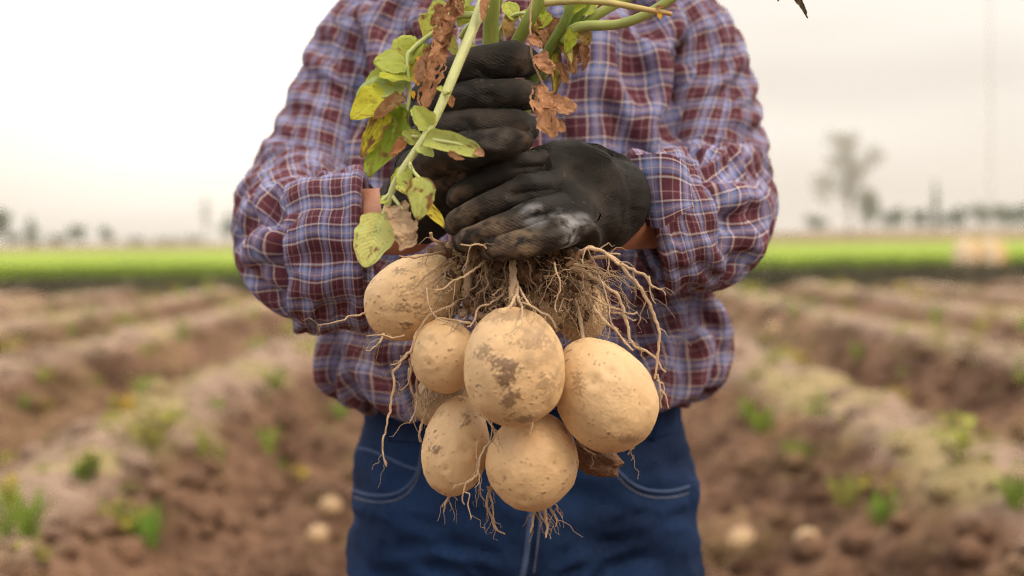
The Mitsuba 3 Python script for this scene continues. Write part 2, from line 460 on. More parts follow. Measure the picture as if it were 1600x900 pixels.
# the tufts that stand out in the photograph: pixel of the foot, kind, size, colour, description
for px, py, kind, size, ci, label in (
        (1190, 675, 'tuft', 0.16, 0, 'bright green grass tuft nearest the right hip on the right ridge'),
        (1170, 650, 'tuft', 0.13, 1, 'yellowish grass tuft just behind the bright tuft by the right hip'),
        (1250, 725, 'tuft', 0.13, 0, 'second green grass tuft down the edge of the right ridge'),
        (1325, 790, 'tuft', 0.14, 1, 'third grass tuft down the edge of the right ridge'),
        (1380, 815, 'tuft', 0.13, 0, 'lowest green grass tuft on the inner edge of the right ridge'),
        (1500, 725, 'leafy', 0.19, 2, 'yellow-green leafy weed in the dark furrow at the right'),
        (1590, 790, 'tuft', 0.12, 0, 'green grass tuft at the right edge of the photo'),
        (1465, 500, 'tuft', 0.20, 1, 'pale green tuft far up the second ridge on the right'),
        (225, 710, 'leafy', 0.24, 2, 'tall yellow-green weed on the flank of the left ridge'),
        (245, 690, 'leafy', 0.18, 2, 'leafy weed touching the tall weed on the left ridge'),
        (70, 645, 'leafy', 0.11, 3, 'orange-yellow leafy weed in the left furrow'),
        (415, 705, 'tuft', 0.16, 1, 'grey-green tuft on the left ridge beside the jeans'),
        (340, 730, 'tuft', 0.12, 4, 'dry brownish tuft on the left ridge'),
        (225, 850, 'tuft', 0.18, 0, 'bent green weed on the near end of the left ridge'),
        (190, 830, 'leafy', 0.13, 3, 'pale leafy weed on the near end of the left ridge'),
        (30, 840, 'tuft', 0.17, 0, 'green blades in the dark furrow at the lower left'),
        (10, 790, 'leafy', 0.10, 2, 'pale leafy weed at the left edge of the photo'),
        (430, 605, 'tuft', 0.18, 1, 'light green tuft high on the left ridge'),
        (10, 555, 'leafy', 0.20, 2, 'bright weed at the left edge far up the field'),
        (60, 895, 'leafy', 0.11, 2, 'small weed in the lower left corner of the photo')):
    p = on_ground(px, py)
    weed(p[0], p[1], kind, size, GRASS[ci], label, None, 'weed_tuft' if kind == 'tuft' else 'leafy_weed')
scattered = {}
CN = ('green', 'light green', 'yellow-green', 'golden yellow', 'dry straw-coloured')
for k in range(420):
    side = rng.choice([-1, 1])
    row = rng.integers(0, 3)
    x = side * (1.65 + 1.75 * row + rng.choice([-1, 1]) * rng.uniform(0.05, 0.66))
    y = 4.6 + 20 * rng.random() ** 1.2
    if abs(x) > 0.40 * y + 0.4: continue
    kind = 'tuft' if rng.random() < 0.45 else 'leafy'
    ci = rng.choice(5, p=[0.08, 0.2, 0.36, 0.14, 0.22])
    far = 'near' if y < 8 else 'farther' if y < 13 else 'far-off'
    what = f"{far} {CN[ci]} {'grass tuft' if kind == 'tuft' else 'leafy weed'} on the {('first', 'second', 'third')[row]} ridge to the {'left' if side < 0 else 'right'}"
    key = weed(x, y, kind, rng.uniform(0.05, 0.12) * (1 + y / 30), GRASS[ci], what, what.split(' ', 1)[1].replace('tuft', 'tufts').replace('weed', 'weeds'), 'weed_tuft' if kind == 'tuft' else 'leafy_weed')
    scattered.setdefault(what, []).append((y, key))
ORD = ('nearest', 'second nearest', 'third nearest', 'fourth nearest', 'fifth nearest', 'sixth nearest', 'seventh nearest', 'eighth nearest', 'ninth nearest', 'tenth nearest')
for what, found in scattered.items():
    for k, (y, key) in enumerate(sorted(found)):
        if len(found) > 1: labels[key]['label'] = what + (f', {ORD[k]} of them' if k < 10 else ', one of the rest')
# short dry grass and litter on the ridge tops
bl = []
for k in range(4200):
    side = rng.choice([-1, 1]); row = rng.integers(0, 4)
    x = side * (1.65 + 1.75 * row + rng.normal(0, 0.33)); y = 4 + 26 * rng.random() ** 1.4
    v, f = blades(3, rng.uniform(0.015, 0.05), 0.05, 0.004 + 0.0006 * y, rng, 1.4)
    bl.append((v + [x, y, float(0)], f))
bv, bf = join(bl)
per = len(bl[0][0])
bv[:, 2] += ground_z(bv.reshape(-1, per, 3)[:, 0, 0], bv.reshape(-1, per, 3)[:, 0, 1]).repeat(per)
bc = np.array([[0.30, 0.26, 0.12], [0.24, 0.28, 0.08], [0.36, 0.30, 0.18]])[rng.integers(0, 3, len(bl))].repeat(per, 0)
scene['dry_grass'] = ply((bv, bf), 'm_weed', smooth=False, color=bc)
lab('dry_grass', 'short dry grass and stubble scattered over the ridge tops', 'grass', kind='stuff')

# dark grassy bank and the green crop field behind it
bl = []
for k in range(12000):
    x = rng.uniform(-19, 19); y = 27.5 + rng.random() * 12.5
    v, f = blades(3, rng.uniform(0.08, 0.24) * (1.0 + 0.5 * (x > 5)), 0.12, 0.03, rng, 0.8)
    bl.append((v + [x, y, float(0)], f))
per = len(bl[0][0])
bv, bf = join(bl)
q = bv.reshape(-1, per, 3)[:, 0]
bv[:, 2] += ground_z(q[:, 0], q[:, 1]).repeat(per)
w = vfbm(np.stack([q[:, 0] * 0.3, q[:, 1] * 0.3, q[:, 0] * 0], -1), 2, 8)[:, None]
bc = (np.array([0.085, 0.064, 0.044]) * (1 - w) + np.array([0.05, 0.066, 0.032]) * w) * (0.7 + 0.6 * rng.random((len(q), 1)))
scene['bank_grass'] = ply((bv, bf), 'm_weed', smooth=False, color=bc.repeat(per, 0))
lab('bank_grass', 'dark rough grass on the low bank between soil and green field', 'grass', kind='stuff')
cx, cy = np.meshgrid(np.linspace(-170, 170, 260), spread(40.5, 60, 0.5, 1.03, 236), indexing='ij')
cz = 0.16 + 0.10 * vfbm(np.stack([cx * 0.8, cy * 0.8, 0 * cx], -1), 3, 2)
cz[:, 0] = -0.05
scene['m_crop'] = {'type': 'principled', 'base_color': proc(lambda p, n, uv: mix((0.115, 0.170, 0.016), (0.20, 0.265, 0.026), fbm(p.x * 0.35, p.y * 0.12, 1.0, octaves=3))), 'roughness': 0.9, 'specular': 0.1}
scene['green_field'] = ply((np.stack([cx, cy, cz], -1).reshape(-1, 3), grid_faces(*cx.shape, False)[:, ::-1]), 'm_crop', smooth=True)
lab('green_field', 'bright green strip of young crop behind the bank', kind='structure')
bl = []
for k in range(9000):
    x = rng.uniform(-24, 24); y = 40.5 + 18 * rng.random() ** 1.6
    v, f = blades(3, rng.uniform(0.15, 0.3), 0.2, 0.04, rng, 0.7)
    bl.append((v + [x, y, 0.14], f))
bv, bf = join(bl)
bc = (np.array([0.14, 0.20, 0.02]) * (0.8 + 0.5 * rng.random((len(bl), 1)))).repeat(len(bl[0][0]), 0)
scene['crop_leaves'] = ply((bv, bf), 'm_weed', smooth=False, color=bc)
lab('crop_leaves', 'upright bright green blades at the near edge of the crop field', 'crop', kind='stuff')

# ------------------------------------------------------------------ far trees
LEAF_TRI = np.array([[-0.5, 0, 0], [0.5, 0, 0], [0.1, 0.9, 0.25], [0.5, 0.2, -0.4]])


def foliage(centres, radii, n, size, rng):
    pick = rng.integers(0, len(centres), n)
    d = norm(rng.normal(size=(n, 3))) * (rng.random((n, 1)) ** 0.45)
    c = np.asarray(centres)[pick] + d * np.asarray(radii)[pick]
    a = norm(rng.normal(size=(n, 3))); b = norm(np.cross(a, rng.normal(size=(n, 3))))
    s = size * (0.6 + 0.8 * rng.random((n, 1)))
    v = np.stack([c - a * s * 0.5, c + b * s * 0.32, c + a * s * 0.5, c - b * s * 0.32], 1).reshape(-1, 3)
    q = np.arange(n)[:, None] * 4
    return v, np.vstack([q + [0, 1, 2], q + [0, 2, 3]])


def tree(name, px, base_py, top_py, wpx, Y, label, kind='round', dens=900, col=(0.022, 0.034, 0.020), group=None):
    b = at(px, base_py, Y); t = at(px, top_py, Y)
    x, z1 = b[0], t[2]
    z0 = float(ground_z(x, Y)) - 0.2
    h = z1 - z0; w = wpx / FPX * Y / 2
    key = numbered(name)
    lab(key, label, 'tree', group)
    tk = 0.45 if kind == 'bare' else 1.0
    tr = [tube(curve([[x, Y, z0], [x + 0.02 * h, Y, z0 + 0.35 * h], [x - 0.01 * h, Y, z0 + 0.75 * h]], 7), np.linspace(0.025, 0.008, 7) * h * tk + 0.03, 7)]
    cs, rs = [], []
    if kind == 'spire':
        for q in np.linspace(0.12, 0.97, 9):
            cs.append([x + rng.normal(0, 0.06) * w, Y + rng.normal(0, 0.1) * w, z0 + h * q])
            rr = w * (1.02 - q ** 2) * rng.uniform(0.8, 1.1)
            rs.append([rr, rr, h * 0.075])
    elif kind == 'bare':
        for q in range(26):
            a = rng.uniform(0, 6.28); rad = rng.random() ** 0.6
            e = np.array([x + math.cos(a) * rad * w * 0.9, Y + math.sin(a) * rad * w * 0.7, z0 + h * rng.uniform(0.42, 0.95)])
            s = np.array([x, Y, z0 + h * rng.uniform(0.25, 0.6)])
            tr.append(tube(curve([s, (s + e) / 2 + [0, 0, 0.04 * h], e], 6), np.linspace(0.006, 0.002, 6) * h, 5))
            cs.append(e); rs.append([w * 0.28] * 3)
    else:
        for q in range(12):
            a = rng.uniform(0, 6.28); rad = rng.random() ** 0.5 * 0.72
            e = np.array([x + math.cos(a) * rad * w, Y + math.sin(a) * rad * w, z0 + h * rng.uniform(0.35, 0.85)])
            tr.append(tube(np.array([[x, Y, z0 + 0.25 * h], e]), np.linspace(0.010, 0.004, 2) * h, 5))
            cs.append(e); rs.append([w * rng.uniform(0.28, 0.45)] * 2 + [h * 0.16])
    tv, tf = join(tr)
    put('trunk', (tv, tf), 'm_solid', key, smooth=True, color=np.broadcast_to([0.10, 0.075, 0.055], tv.shape))
    v, f = foliage(cs, rs, dens, max(0.10 * w, 0.04 * h) * (0.9 if kind != 'bare' else 0.7), rng)
    c = np.array(col) * (0.6 + 0.9 * rng.random((len(v) // 4, 1))).repeat(4, 0)
    core = []
    if kind != 'bare':
        for cc, rr in zip(cs, rs):
            sp = trimesh.creation.icosphere(3, 1.0)
            core.append((np.array(cc) + sp.vertices * (0.55 + 0.75 * vfbm(sp.vertices * 2.6 + cc[0], 3, 4))[:, None] * np.array(rr), sp.faces))
        nv = len(v)
        v, f = join([(v, f)] + core)
        c = np.vstack([c, np.broadcast_to(np.array(col), (len(v) - nv, 3))])
    put('crown', (v, f), 'm_solid', key, smooth=True, color=c)


tree('far_tree', -4, 392, 325, 46, 270, 'dark tree cut by the left edge of the photo', dens=900)
tree('spire_tree', 50, 390, 336, 26, 280, 'narrow pointed tree second from the left edge', 'spire', 800)
tree('far_tree', 121, 390, 352, 42, 260, 'low round dark tree left of the person', dens=900)
tree('far_tree', 168, 388, 352, 28, 280, 'small round tree right of the low dark tree', dens=600)
tree('far_tree', 357, 384, 332, 24, 250, 'dark green tree half hidden by the left elbow', dens=800)
tree('bare_tree', 322, 382, 298, 22, 330, 'thin faint tree rising left of the elbow', 'bare', 120, (0.10, 0.085, 0.065))
tree('bare_tree', 1325, 352, 208, 110, 235, 'tall sparse brown tree standing alone on the right', 'bare', 1500, (0.22, 0.175, 0.14))
tree('far_tree', 1358, 352, 296, 46, 260, 'dark bush under the sparse tall tree', dens=700, col=(0.055, 0.065, 0.04))
tree('far_tree', 1275, 352, 332, 40, 270, 'low bush near the right elbow', dens=500)
tree('spire_tree', 1462, 350, 282, 15, 250, 'narrow dark pointed tree on the right horizon', 'spire', 700)
for i, (px, top, w) in enumerate(((1395, 322, 44), (1432, 325, 38), (1490, 322, 44), (1530, 318, 40), (1565, 318, 44), (1600, 316, 40))):
    tree('far_tree', px, 350, top, w, 275 + 6 * i, f"low dark tree in the right hedge, {('first', 'second', 'third', 'fourth', 'fifth', 'last')[i]} counting from the sparse tall tree", dens=600, group='trees of the right hedge')
for i, (px, top, w) in enumerate(((20, 364, 40), (85, 366, 46), (210, 370, 40), (260, 372, 44), (300, 369, 36))):
    tree('far_tree', px, 390, top, w, 285 + 6 * i, f"low hazy tree in the left hedge, {('first', 'second', 'third', 'fourth', 'fifth')[i]} from the left edge", dens=500, group='trees of the left hedge')

# slender mast
p0 = at(1548, 350, 240); p1 = at(1540, -30, 240)
v, f = tube(np.array([[p0[0], 240, -0.5 + float(ground_z(p0[0], 240))], [p0[0], 240, p1[2] * 0.6], [p0[0], 240, p1[2]]]), [0.17, 0.15, 0.12], 12)
scene['utility_mast'] = ply((v, f), 'm_solid', smooth=50, )
scene['m_mast'] = {'type': 'principled', 'base_color': rgb(0.48, 0.44, 0.44), 'roughness': 0.7}
scene['utility_mast']['bsdf'] = {'type': 'ref', 'id': 'm_mast'}
lab('utility_mast', 'faint grey vertical mast rising beyond the right of the field', 'mast')

# pale sacks on the far edge of the soil, right
sack_spots = [(1503, 412, 0.30, 0), (1524, 411, 0.25, 0), (1542, 412, 0.28, 0), (1559, 410, 0.24, 0)]
for i, (px, py, w, h) in enumerate(sack_spots):
    p = at(px, py, 40.5)
    z0 = float(ground_z(p[0], 40.5))
    ss = trimesh.creation.icosphere(4, 1.0); v = ss.vertices.copy()
    v = np.sign(v) * np.abs(v) ** 0.75
    v[:, 0] *= w; v[:, 1] *= w * 0.8; v[:, 2] *= (at(px, 372 + 5 * (i % 2), 40.5)[2] - z0) / 2
    top = np.clip(v[:, 2] / v[:, 2].max(), 0, 1)
    v[:, :2] *= (1 - 0.35 * top ** 3)[:, None]
    v *= (1 + 0.10 * (vfbm(v * 7 + i, 3, i) - 0.5))[:, None]
    v += [p[0], 40.3 + 0.15 * (i % 2), z0 - v[:, 2].min() - 0.02]
    key = put('sack', (v, ss.faces), 'm_solid', smooth=True, color=np.broadcast_to([[0.66, 0.52, 0.35], [0.66, 0.42, 0.19]][i % 2], v.shape))
    lab(key, ['pale sack at the left end of the row beside the green field', 'tan sack second from the left in the distant row', 'pale sack third from the left in the distant row', 'tan sack at the right end of the distant row'][i], 'sack', 'sacks standing at the edge of the field')

# ------------------------------------------------------------------ the person: body, jeans, boots
PY = 1.53                                     # distance of the spine
person = numbered('person')
lab(person, 'person in a plaid shirt, blue jeans and black gloves holding up a potato plant', 'person')
XC = at(815, 500, PY)[0]
SHL, ELL, WRL = at(566, 62, 1.53), at(465, 350, 1.455), at(632, 345, 1.245)
SHR, ELR, WRR = at(1078, 58, 1.53), at(1114, 335, 1.455), at(958, 338, 1.250)


def J(p, r):
    return [*map(float, p), r]


zn = 1.37
head_c = np.array([XC, PY - 0.025, 1.535])
body = [m3.Manifold.batch_hull([ball((XC, PY, 1.29), 0.065, (1.8, 1, 0.7)), ball((XC, PY, 1.05), 0.085, (1.5, 0.9, 1)), ball((XC, PY, 0.90), 0.09, (1.4, 0.9, 1))])]
body += [bone(J((XC, PY + 0.01, 1.30), 0.06), J((XC, PY, 1.44), 0.052))]
body += [bone(J((XC, PY + 0.02, 1.555), 0.083), J((XC, PY - 0.01, 1.585), 0.080)), m3.Manifold.batch_hull([ball(head_c + [0, -0.005, 0], 0.072), ball(head_c + [0, -0.048, -0.085], 0.026), ball(head_c + [0.04, 0, -0.06], 0.03), ball(head_c + [-0.04, 0, -0.06], 0.03)])]
body += [bone(J(head_c + [0, -0.072, 0.01], 0.010), J(head_c + [0, -0.090, -0.026], 0.014))]
for s in (-1, 1):
    body += [m3.Manifold.batch_hull([ball(head_c + [s * 0.078, 0.02, 0.018], 0.013, (0.5, 1, 1.5)), ball(head_c + [s * 0.074, 0.018, -0.025], 0.008)])]
    body += [bone(J(head_c + [s * 0.014, -0.078, -0.053], 0.007), J(head_c + [0, -0.082, -0.052], 0.009))]
for S, E, W in ((SHL, ELL, WRL), (SHR, ELR, WRR)):
    body += chain([J((XC + (S[0] - XC) * 0.5, PY, 1.29), 0.04), J(S, 0.034), J(E, 0.030), J(E + (W - E) * 0.35, 0.031), J(W, 0.030)])
tm = skin_mesh(body, 0.010, 8)
put('body', tm, 'm_skin', person, smooth=True)
for s in (-1, 1):
    e = ball(head_c + [s * 0.031, -0.066, 0.012], 0.011)
    put('eye', e, 'm_eye', person, smooth=True)
hair = m3.Manifold.batch_hull([ball((XC, PY + 0.03, 1.575), 0.090), ball((XC, PY + 0.0, 1.605), 0.084)]) - m3.Manifold.cube([0.3, 0.2, 0.2], True).translate([XC, PY - 0.145, 1.53]) - m3.Manifold.cube([0.3, 0.3, 0.2], True).translate([XC, PY, 1.43])
put('hair', skin_mesh([hair], 0.008, 6), 'm_hair', person, smooth=True)

# jeans
HW = 0.176
zh = at(815, 800, 1.44)[2]
zw = at(815, 646, 1.44)[2]


def ell(z, a, b, y=PY, x=XC, h=0.02):
    return m3.Manifold.cylinder(h, 1.0, 1.0, 64).scale([a, b, 1]).translate([x, y, z - h / 2])


def pbox(z, a, b):
    return ell(z, a, b)


jl = [(zw + 0.012, 0.163, 0.110), (zw - 0.03, 0.170, 0.115), (zw - 0.06, 0.181, 0.122), (zh, 0.1885, 0.126), (zh - 0.06, 0.1915, 0.124)]
pel = [m3.Manifold.batch_hull([ell(*jl[i]), ell(*jl[i + 1])]) for i in range(4)]
zc = zh - 0.075
for s in (-1, 1):
    def lg(z, x, a, b, y=PY):
        return ell(z, a, b, y, XC + s * x)
    pel += [m3.Manifold.batch_hull([lg(zc + 0.07, 0.096, 0.092, 0.112), lg(zc - 0.06, 0.098, 0.096, 0.108)]), m3.Manifold.batch_hull([lg(zc - 0.06, 0.098, 0.096, 0.108), lg(0.45, 0.10, 0.068, 0.078, PY - 0.01)]),
            m3.Manifold.batch_hull([lg(0.45, 0.10, 0.068, 0.078, PY - 0.01), lg(0.08, 0.11, 0.060, 0.068, PY + 0.02)])]
jm = m3.Manifold.batch_boolean(pel, m3.OpType.Add).refine_to_length(0.009).to_mesh()
jm = trimesh.Trimesh(jm.vert_properties[:, :3], jm.tri_verts, process=True)
relax(jm, 25)
v = jm.vertices.copy(); nn = jm.vertex_normals
dx, dz = v[:, 0] - XC, v[:, 2]
front = np.clip((PY - v[:, 1]) / 0.08, 0, 1)
ang = np.arctan2(dz - (zc - 0.02), np.abs(dx) + 1e-6); rad = np.hypot(dx, dz - (zc - 0.02))
wh = np.sin(ang * 21 + 2.2 * vfbm(v * 9, 2, 4) + (dx > 0) * 1.3) * np.exp(-((rad - 0.09) / 0.06) ** 2) * np.exp(-((ang - 0.25) / 0.45) ** 2) * 0.0075
cr = 0.026 * (vfbm(np.stack([v[:, 0] * 7, v[:, 1] * 7, v[:, 2] * 26 + v[:, 0] * 9], -1), 3, 6) - 0.5)
cr += 0.009 * (vfbm(v * np.array([30, 30, 18]), 2, 12) - 0.5)
seam = -0.004 * np.exp(-((dx - 0.006) / 0.006) ** 2) * (dz < zh + 0.04)
v += nn * ((wh * front + cr * np.clip((zw - 0.03 - dz) / 0.03, 0, 1) + seam * front))[:, None]
jn = jm.vertex_normals
v = crease(v, jn, [([(872, 872), (950, 848), (1060, 838)], 0.007, 9), ([(880, 900), (960, 880), (1070, 885)], 0.006, 9), ([(770, 865), (680, 850), (590, 862)], 0.007, 9), ([(760, 895), (680, 888), (580, 900)], 0.006, 9), ([(905, 845), (970, 815), (1030, 800)], 0.005, 8), ([(740, 840), (660, 815), (610, 800)], 0.005, 8), ([(560, 720), (600, 745), (640, 750)], 0.004, 7), ([(1075, 715), (1030, 735), (985, 735)], 0.004, 7), ([(555, 810), (600, 825), (640, 850)], 0.005, 8), ([(1085, 800), (1040, 815), (1000, 840)], 0.005, 8)])
jm.vertices = v
jeans = put('jeans', jm, 'm_denim', person, smooth=True)
lab(jeans, 'dark blue denim jeans with pale topstitching')
fr = v[(nn[:, 1] < -0.05) & (dz > zc - 0.1)]
JY = LinearNDInterpolator(fr[:, [0, 2]], fr[:, 1])


def on_jeans(px, py, out=0.0):
    p = at(px, py, 1.42)
    for _ in range(6):
        y = JY(p[0], p[2])
        if np.isnan(y): y = PY - 0.02
        p = at(px, py, float(y))
    return p - [0, out, 0]


def seam_tube(pix, r, n=50, out=0.0005):
    c = curve([[*q, 0] for q in pix], n)
    return tube(np.array([on_jeans(q[0], q[1], out) for q in c]), r, 8)


for pk in ([(553, 766), (575, 773), (605, 774), (632, 764), (650, 742), (658, 712), (661, 690)], [(1076, 760), (1055, 766), (1020, 767), (990, 757), (968, 738), (950, 715), (944, 690)]):
    put('pocket_edge', seam_tube(pk, 0.0018), 'm_denim_worn', jeans, smooth=True)
    put('pocket_stitching', seam_tube([(x, y + 10) for x, y in pk], 0.0006, out=0.0003), 'm_thread', jeans, smooth=True)
for pk in ([(560, 701), (585, 706), (620, 722), (652, 733)],):
    put('pocket_edge', seam_tube(pk, 0.0018), 'm_denim_worn', jeans, smooth=True)
put('fly_seam', seam_tube([(838, 660), (836, 720), (829, 800), (824, 850), (818, 890), (806, 925)], 0.0032), 'm_denim_worn', jeans, smooth=True)
put('fly_stitching', seam_tube([(853, 660), (851, 720), (845, 800), (840, 850), (834, 895)], 0.0007), 'm_thread', jeans, smooth=True)
for dxx in (-1, 1):
    sd = [[XC + dxx * (jl[k][1] + 0.0), PY - 0.01, jl[k][0]] for k in (1, 2, 3)]
# waistband: a closed loop standing proud of the jeans
th = np.linspace(0, 2 * np.pi, 120, endpoint=False)
prof = [(-0.036, 0.000), (-0.036, 0.0042), (-0.018, 0.0050), (0.000, 0.0046), (0.003, 0.002), (0.002, -0.002)]
wb = np.stack([np.stack([XC + np.cos(th) * (0.1650 - dzz * 0.06 + o), PY + np.sin(th) * (0.1120 - dzz * 0.05 + o), zw + 0.008 + dzz + 0 * th], -1) for dzz, o in prof])
put('waistband', (wb.reshape(-1, 3), grid_faces(len(prof), 120, True)), 'm_denim', jeans, smooth=35)
for px in (610, 742, 905, 1020):
    a = on_jeans(px, 642, 0.006); b = on_jeans(px, 690, 0.006)
    put('belt_loop', ball((a + b) / 2 + [0, -0.002, 0], 1.0, (0.0055, 0.003, abs(a[2] - b[2]) / 2)), 'm_denim', jeans, smooth=True)
for s in (-1, 1):
    x = XC + s * 0.11
    bt = [m3.Manifold.batch_hull([ball((x, PY + 0.05, 0.05), 0.045), ball((x + s * 0.012, PY - 0.10, 0.04), 0.045, (1, 1, 0.8)), ball((x + s * 0.016, PY - 0.15, 0.03), 0.034, (1, 1, 0.7))]), bone((x, PY + 0.03, 0.06, 0.045), (x, PY + 0.025, 0.16, 0.05))]
    put('boot', skin_mesh(bt, 0.012, 6).apply_translation([0, 0, float(ground_z(x, PY)) - 0.01]), 'm_boot', person, smooth=True)

# ------------------------------------------------------------------ the shirt
zf = lambda py: at(815, py, 1.42)[2]
tl = [  # z, half width, half depth, centre shift in x, centre y
    (zf(640), 0.164, 0.111, 0, 0), (zf(628), 0.178, 0.123, 0, 0), (zf(612), 0.193, 0.134, 0, -0.002), (zf(585), 0.2060, 0.140, 0, -0.004), (zf(550), 0.2105, 0.141, 0.000, -0.004),
    (zf(505), 0.2070, 0.138, 0, 0), (zf(450), 0.196, 0.132, 0, 0), (zf(380), 0.190, 0.126, 0, 0), (zf(300), 0.187, 0.124, 0, 0), (zf(200), 0.187, 0.122, 0, 0),
    (zf(100), 0.189, 0.118, 0, 0), (zf(30), 0.186, 0.110, 0, 0), (zf(-15), 0.172, 0.100, 0, 0.004), (zf(-45), 0.146, 0.086, 0, 0.006), (zf(-70), 0.108, 0.072, 0, 0.008), (zf(-90), 0.078, 0.066, 0, 0.008)]
tl = np.array(tl)
tc = curve(tl, 66)
th = np.linspace(0, 2 * np.pi, 120, endpoint=False) + np.pi / 2
ct, st = np.cos(th), np.sin(th)
pw = 0.82
T = np.stack([XC + tc[:, 3:4] + tc[:, 1:2] * np.sign(ct) * np.abs(ct) ** pw, PY + tc[:, 4:5] + tc[:, 2:3] * np.sign(st) * np.abs(st) ** pw, tc[:, :1] + 0 * ct], -1)
zz = T[..., 2]
# long soft folds: from the armpits down, and gathers over the waistband
gat = np.exp(-((zz - zf(610)) / 0.03) ** 2)
nz = vfbm(np.stack([np.cos(th)[None] * 5 + 0 * zz + zz * 3, np.sin(th)[None] * 5 + 0 * zz, zz * 6], -1), 3, 5) - 0.5
out = norm(np.stack([ct / 1.0 + 0 * zz, st + 0 * zz, 0 * zz], -1))
T = T + out * (nz * (0.045 + 0.02 * gat))[..., None]
pin = np.zeros((66, 1)); pin[:2] = 0.5; pin[-4:] = 0.4
gath = 1.06 + 0.05 * np.exp(-((tc[:, :1] - zf(600)) / 0.05) ** 2)
T = crease(T, out, [([(1058, 60), (1048, 130), (1042, 215)], 0.018, 13), ([(985, 60), (1000, 150), (985, 220)], 0.012, 12), ([(930, 30), (940, 130), (925, 215)], -0.008, 14), ([(560, 40), (566, 130), (575, 230)], 0.016, 13), ([(610, 20), (640, 70), (650, 130)], 0.008, 13), ([(1020, 20), (1022, 120)], -0.008, 12),
                    ([(540, 540), (600, 560), (660, 600)], 0.008, 13), ([(1090, 480), (1060, 540), (1050, 610)], 0.010, 12), ([(1115, 520), (1095, 570), (1080, 615)], 0.008, 9), ([(1000, 470), (1010, 540), (1005, 620)], 0.008, 12), ([(560, 560), (565, 615)], 0.008, 9), ([(520, 560), (535, 605)], 0.006, 8), ([(610, 560), (604, 625)], 0.008, 9)])
shirtX = drape(T, 1.08, gath + 0.02, it=120, tether=0.018, bend=0.5, amp=0.010, wave=(26, 7), seed=3, grav=0.0002, pins=pin)
shirtX = finer(shirtX, 3)
LU, LV = 0.62, 1.16
sm, suv = cloth(shirtX, LU, LV, 0.012, 0.008)
shirt = put('shirt', sm, 'm_shirt', person, smooth=True, uv=suv)
lab(shirt, 'maroon, white and blue plaid shirt bloused over the jeans')
# button placket and buttons down the front, collar
fi = shirtX.shape[1] // 2
pl = shirtX[12:-12, :, :]
j0 = int(np.argmin(np.abs(pl[100, :, 0] - XC) + 9 * (pl[100, :, 1] > PY)))
strip = np.stack([pl[:, (j0 + k) % pl.shape[1]] for k in range(-7, 8, 2)], 1)
fn = norm(np.cross(np.gradient(strip, axis=0), np.gradient(strip, axis=1)))
fn = np.where((fn[..., 1] > 0)[..., None], -fn, fn)
prof = np.array([-0.001, 0.0024, 0.0026, 0.0026, 0.0026, 0.0026, 0.0024, -0.001])
strip = strip + fn * prof[None, :, None]
ii, jj = np.meshgrid(np.linspace(0, 0.55, len(strip)), np.linspace(0, 0.04, 8), indexing='ij')
put('button_placket', (strip.reshape(-1, 3), grid_faces(len(strip), 8, False)), 'm_shirt', shirt, smooth=True, uv=np.stack([jj + 0.013, ii + 0.02], -1).reshape(-1, 2))
scene['m_button'] = {'type': 'principled', 'base_color': rgb(0.55, 0.52, 0.50), 'roughness': 0.3}
for k in range(6):
    q = strip[18 + k * 29, 4]
    put('button', m3.Manifold.cylinder(0.0025, 0.0055, 0.0050, 24).rotate([90, 0, 0]).translate((q - [0, 0.0012, 0]).tolist()), 'm_button', shirt, smooth=40)
tc2 = [(zf(-78), 0.092, 0.075, 0.01), (zf(-100), 0.070, 0.064, 0.01), (zf(-125), 0.066, 0.062, 0.008), (zf(-140), 0.064, 0.060, 0.008), (zf(-138), 0.069, 0.065, 0.008), (zf(-100), 0.086, 0.082, 0.006), (zf(-80), 0.104, 0.094, 0.004)]
tc2 = curve(np.array(tc2), 40)
th2 = np.linspace(0, 2 * np.pi, 100, endpoint=False)
cm, cuv = cloth(np.stack([XC + tc2[:, 1:2] * np.cos(th2), PY + tc2[:, 3:4] + tc2[:, 2:3] * np.sin(th2), tc2[:, :1] + 0 * th2], -1), 0.16, 0.44)
put('collar', cm, 'm_shirt', shirt, smooth=True, uv=cuv)


def sleeve_target(path, n, m, sag=0.0):
    """Rings along a path of rows x, y, z, half height, half width; sag lowers the rings' undersides."""
    c = curve(path, n)
    P = c[:, :3]
    t = norm(np.gradient(P, axis=0))
    up = np.array([0.0, -0.5, 1.0])
    a = np.zeros_like(P)
    for i in range(n):
        x = up - t[i] * (up @ t[i])
        if i: x = norm(0.25 * norm(x) + 0.75 * (a[i - 1] - t[i] * (a[i - 1] @ t[i])))
        a[i] = norm(x)
    b = np.cross(t, a)
    ang = np.linspace(0, 2 * np.pi, m, endpoint=False)
    return P[:, None] + c[:, 3][:, None, None] * np.cos(ang)[None, :, None] * a[:, None] + c[:, 4][:, None, None] * np.sin(ang)[None, :, None] * b[:, None], c


def out_of_arm(S, E, W, r):
    segs = [(S, E), (E, W)]
    def keep(X):
        for a, b in segs:
            d = b - a
            k = np.clip(((X - a) @ d) / (d @ d), 0, 1)
            q = X - (a + k[:, None] * d)
            l = np.linalg.norm(q, axis=1, keepdims=True)
            X = np.where(l < r, a + k[:, None] * d + q / np.maximum(l, 1e-6) * r, X)
        return X
    return keep


def PR(px, py, Y, rh, rw=None):
    """A path row: pixel, distance and half sizes in photograph pixels at that distance."""
    s = Y / FPX
    return [*at(px, py, Y), rh * s, (rw or rh) * s]


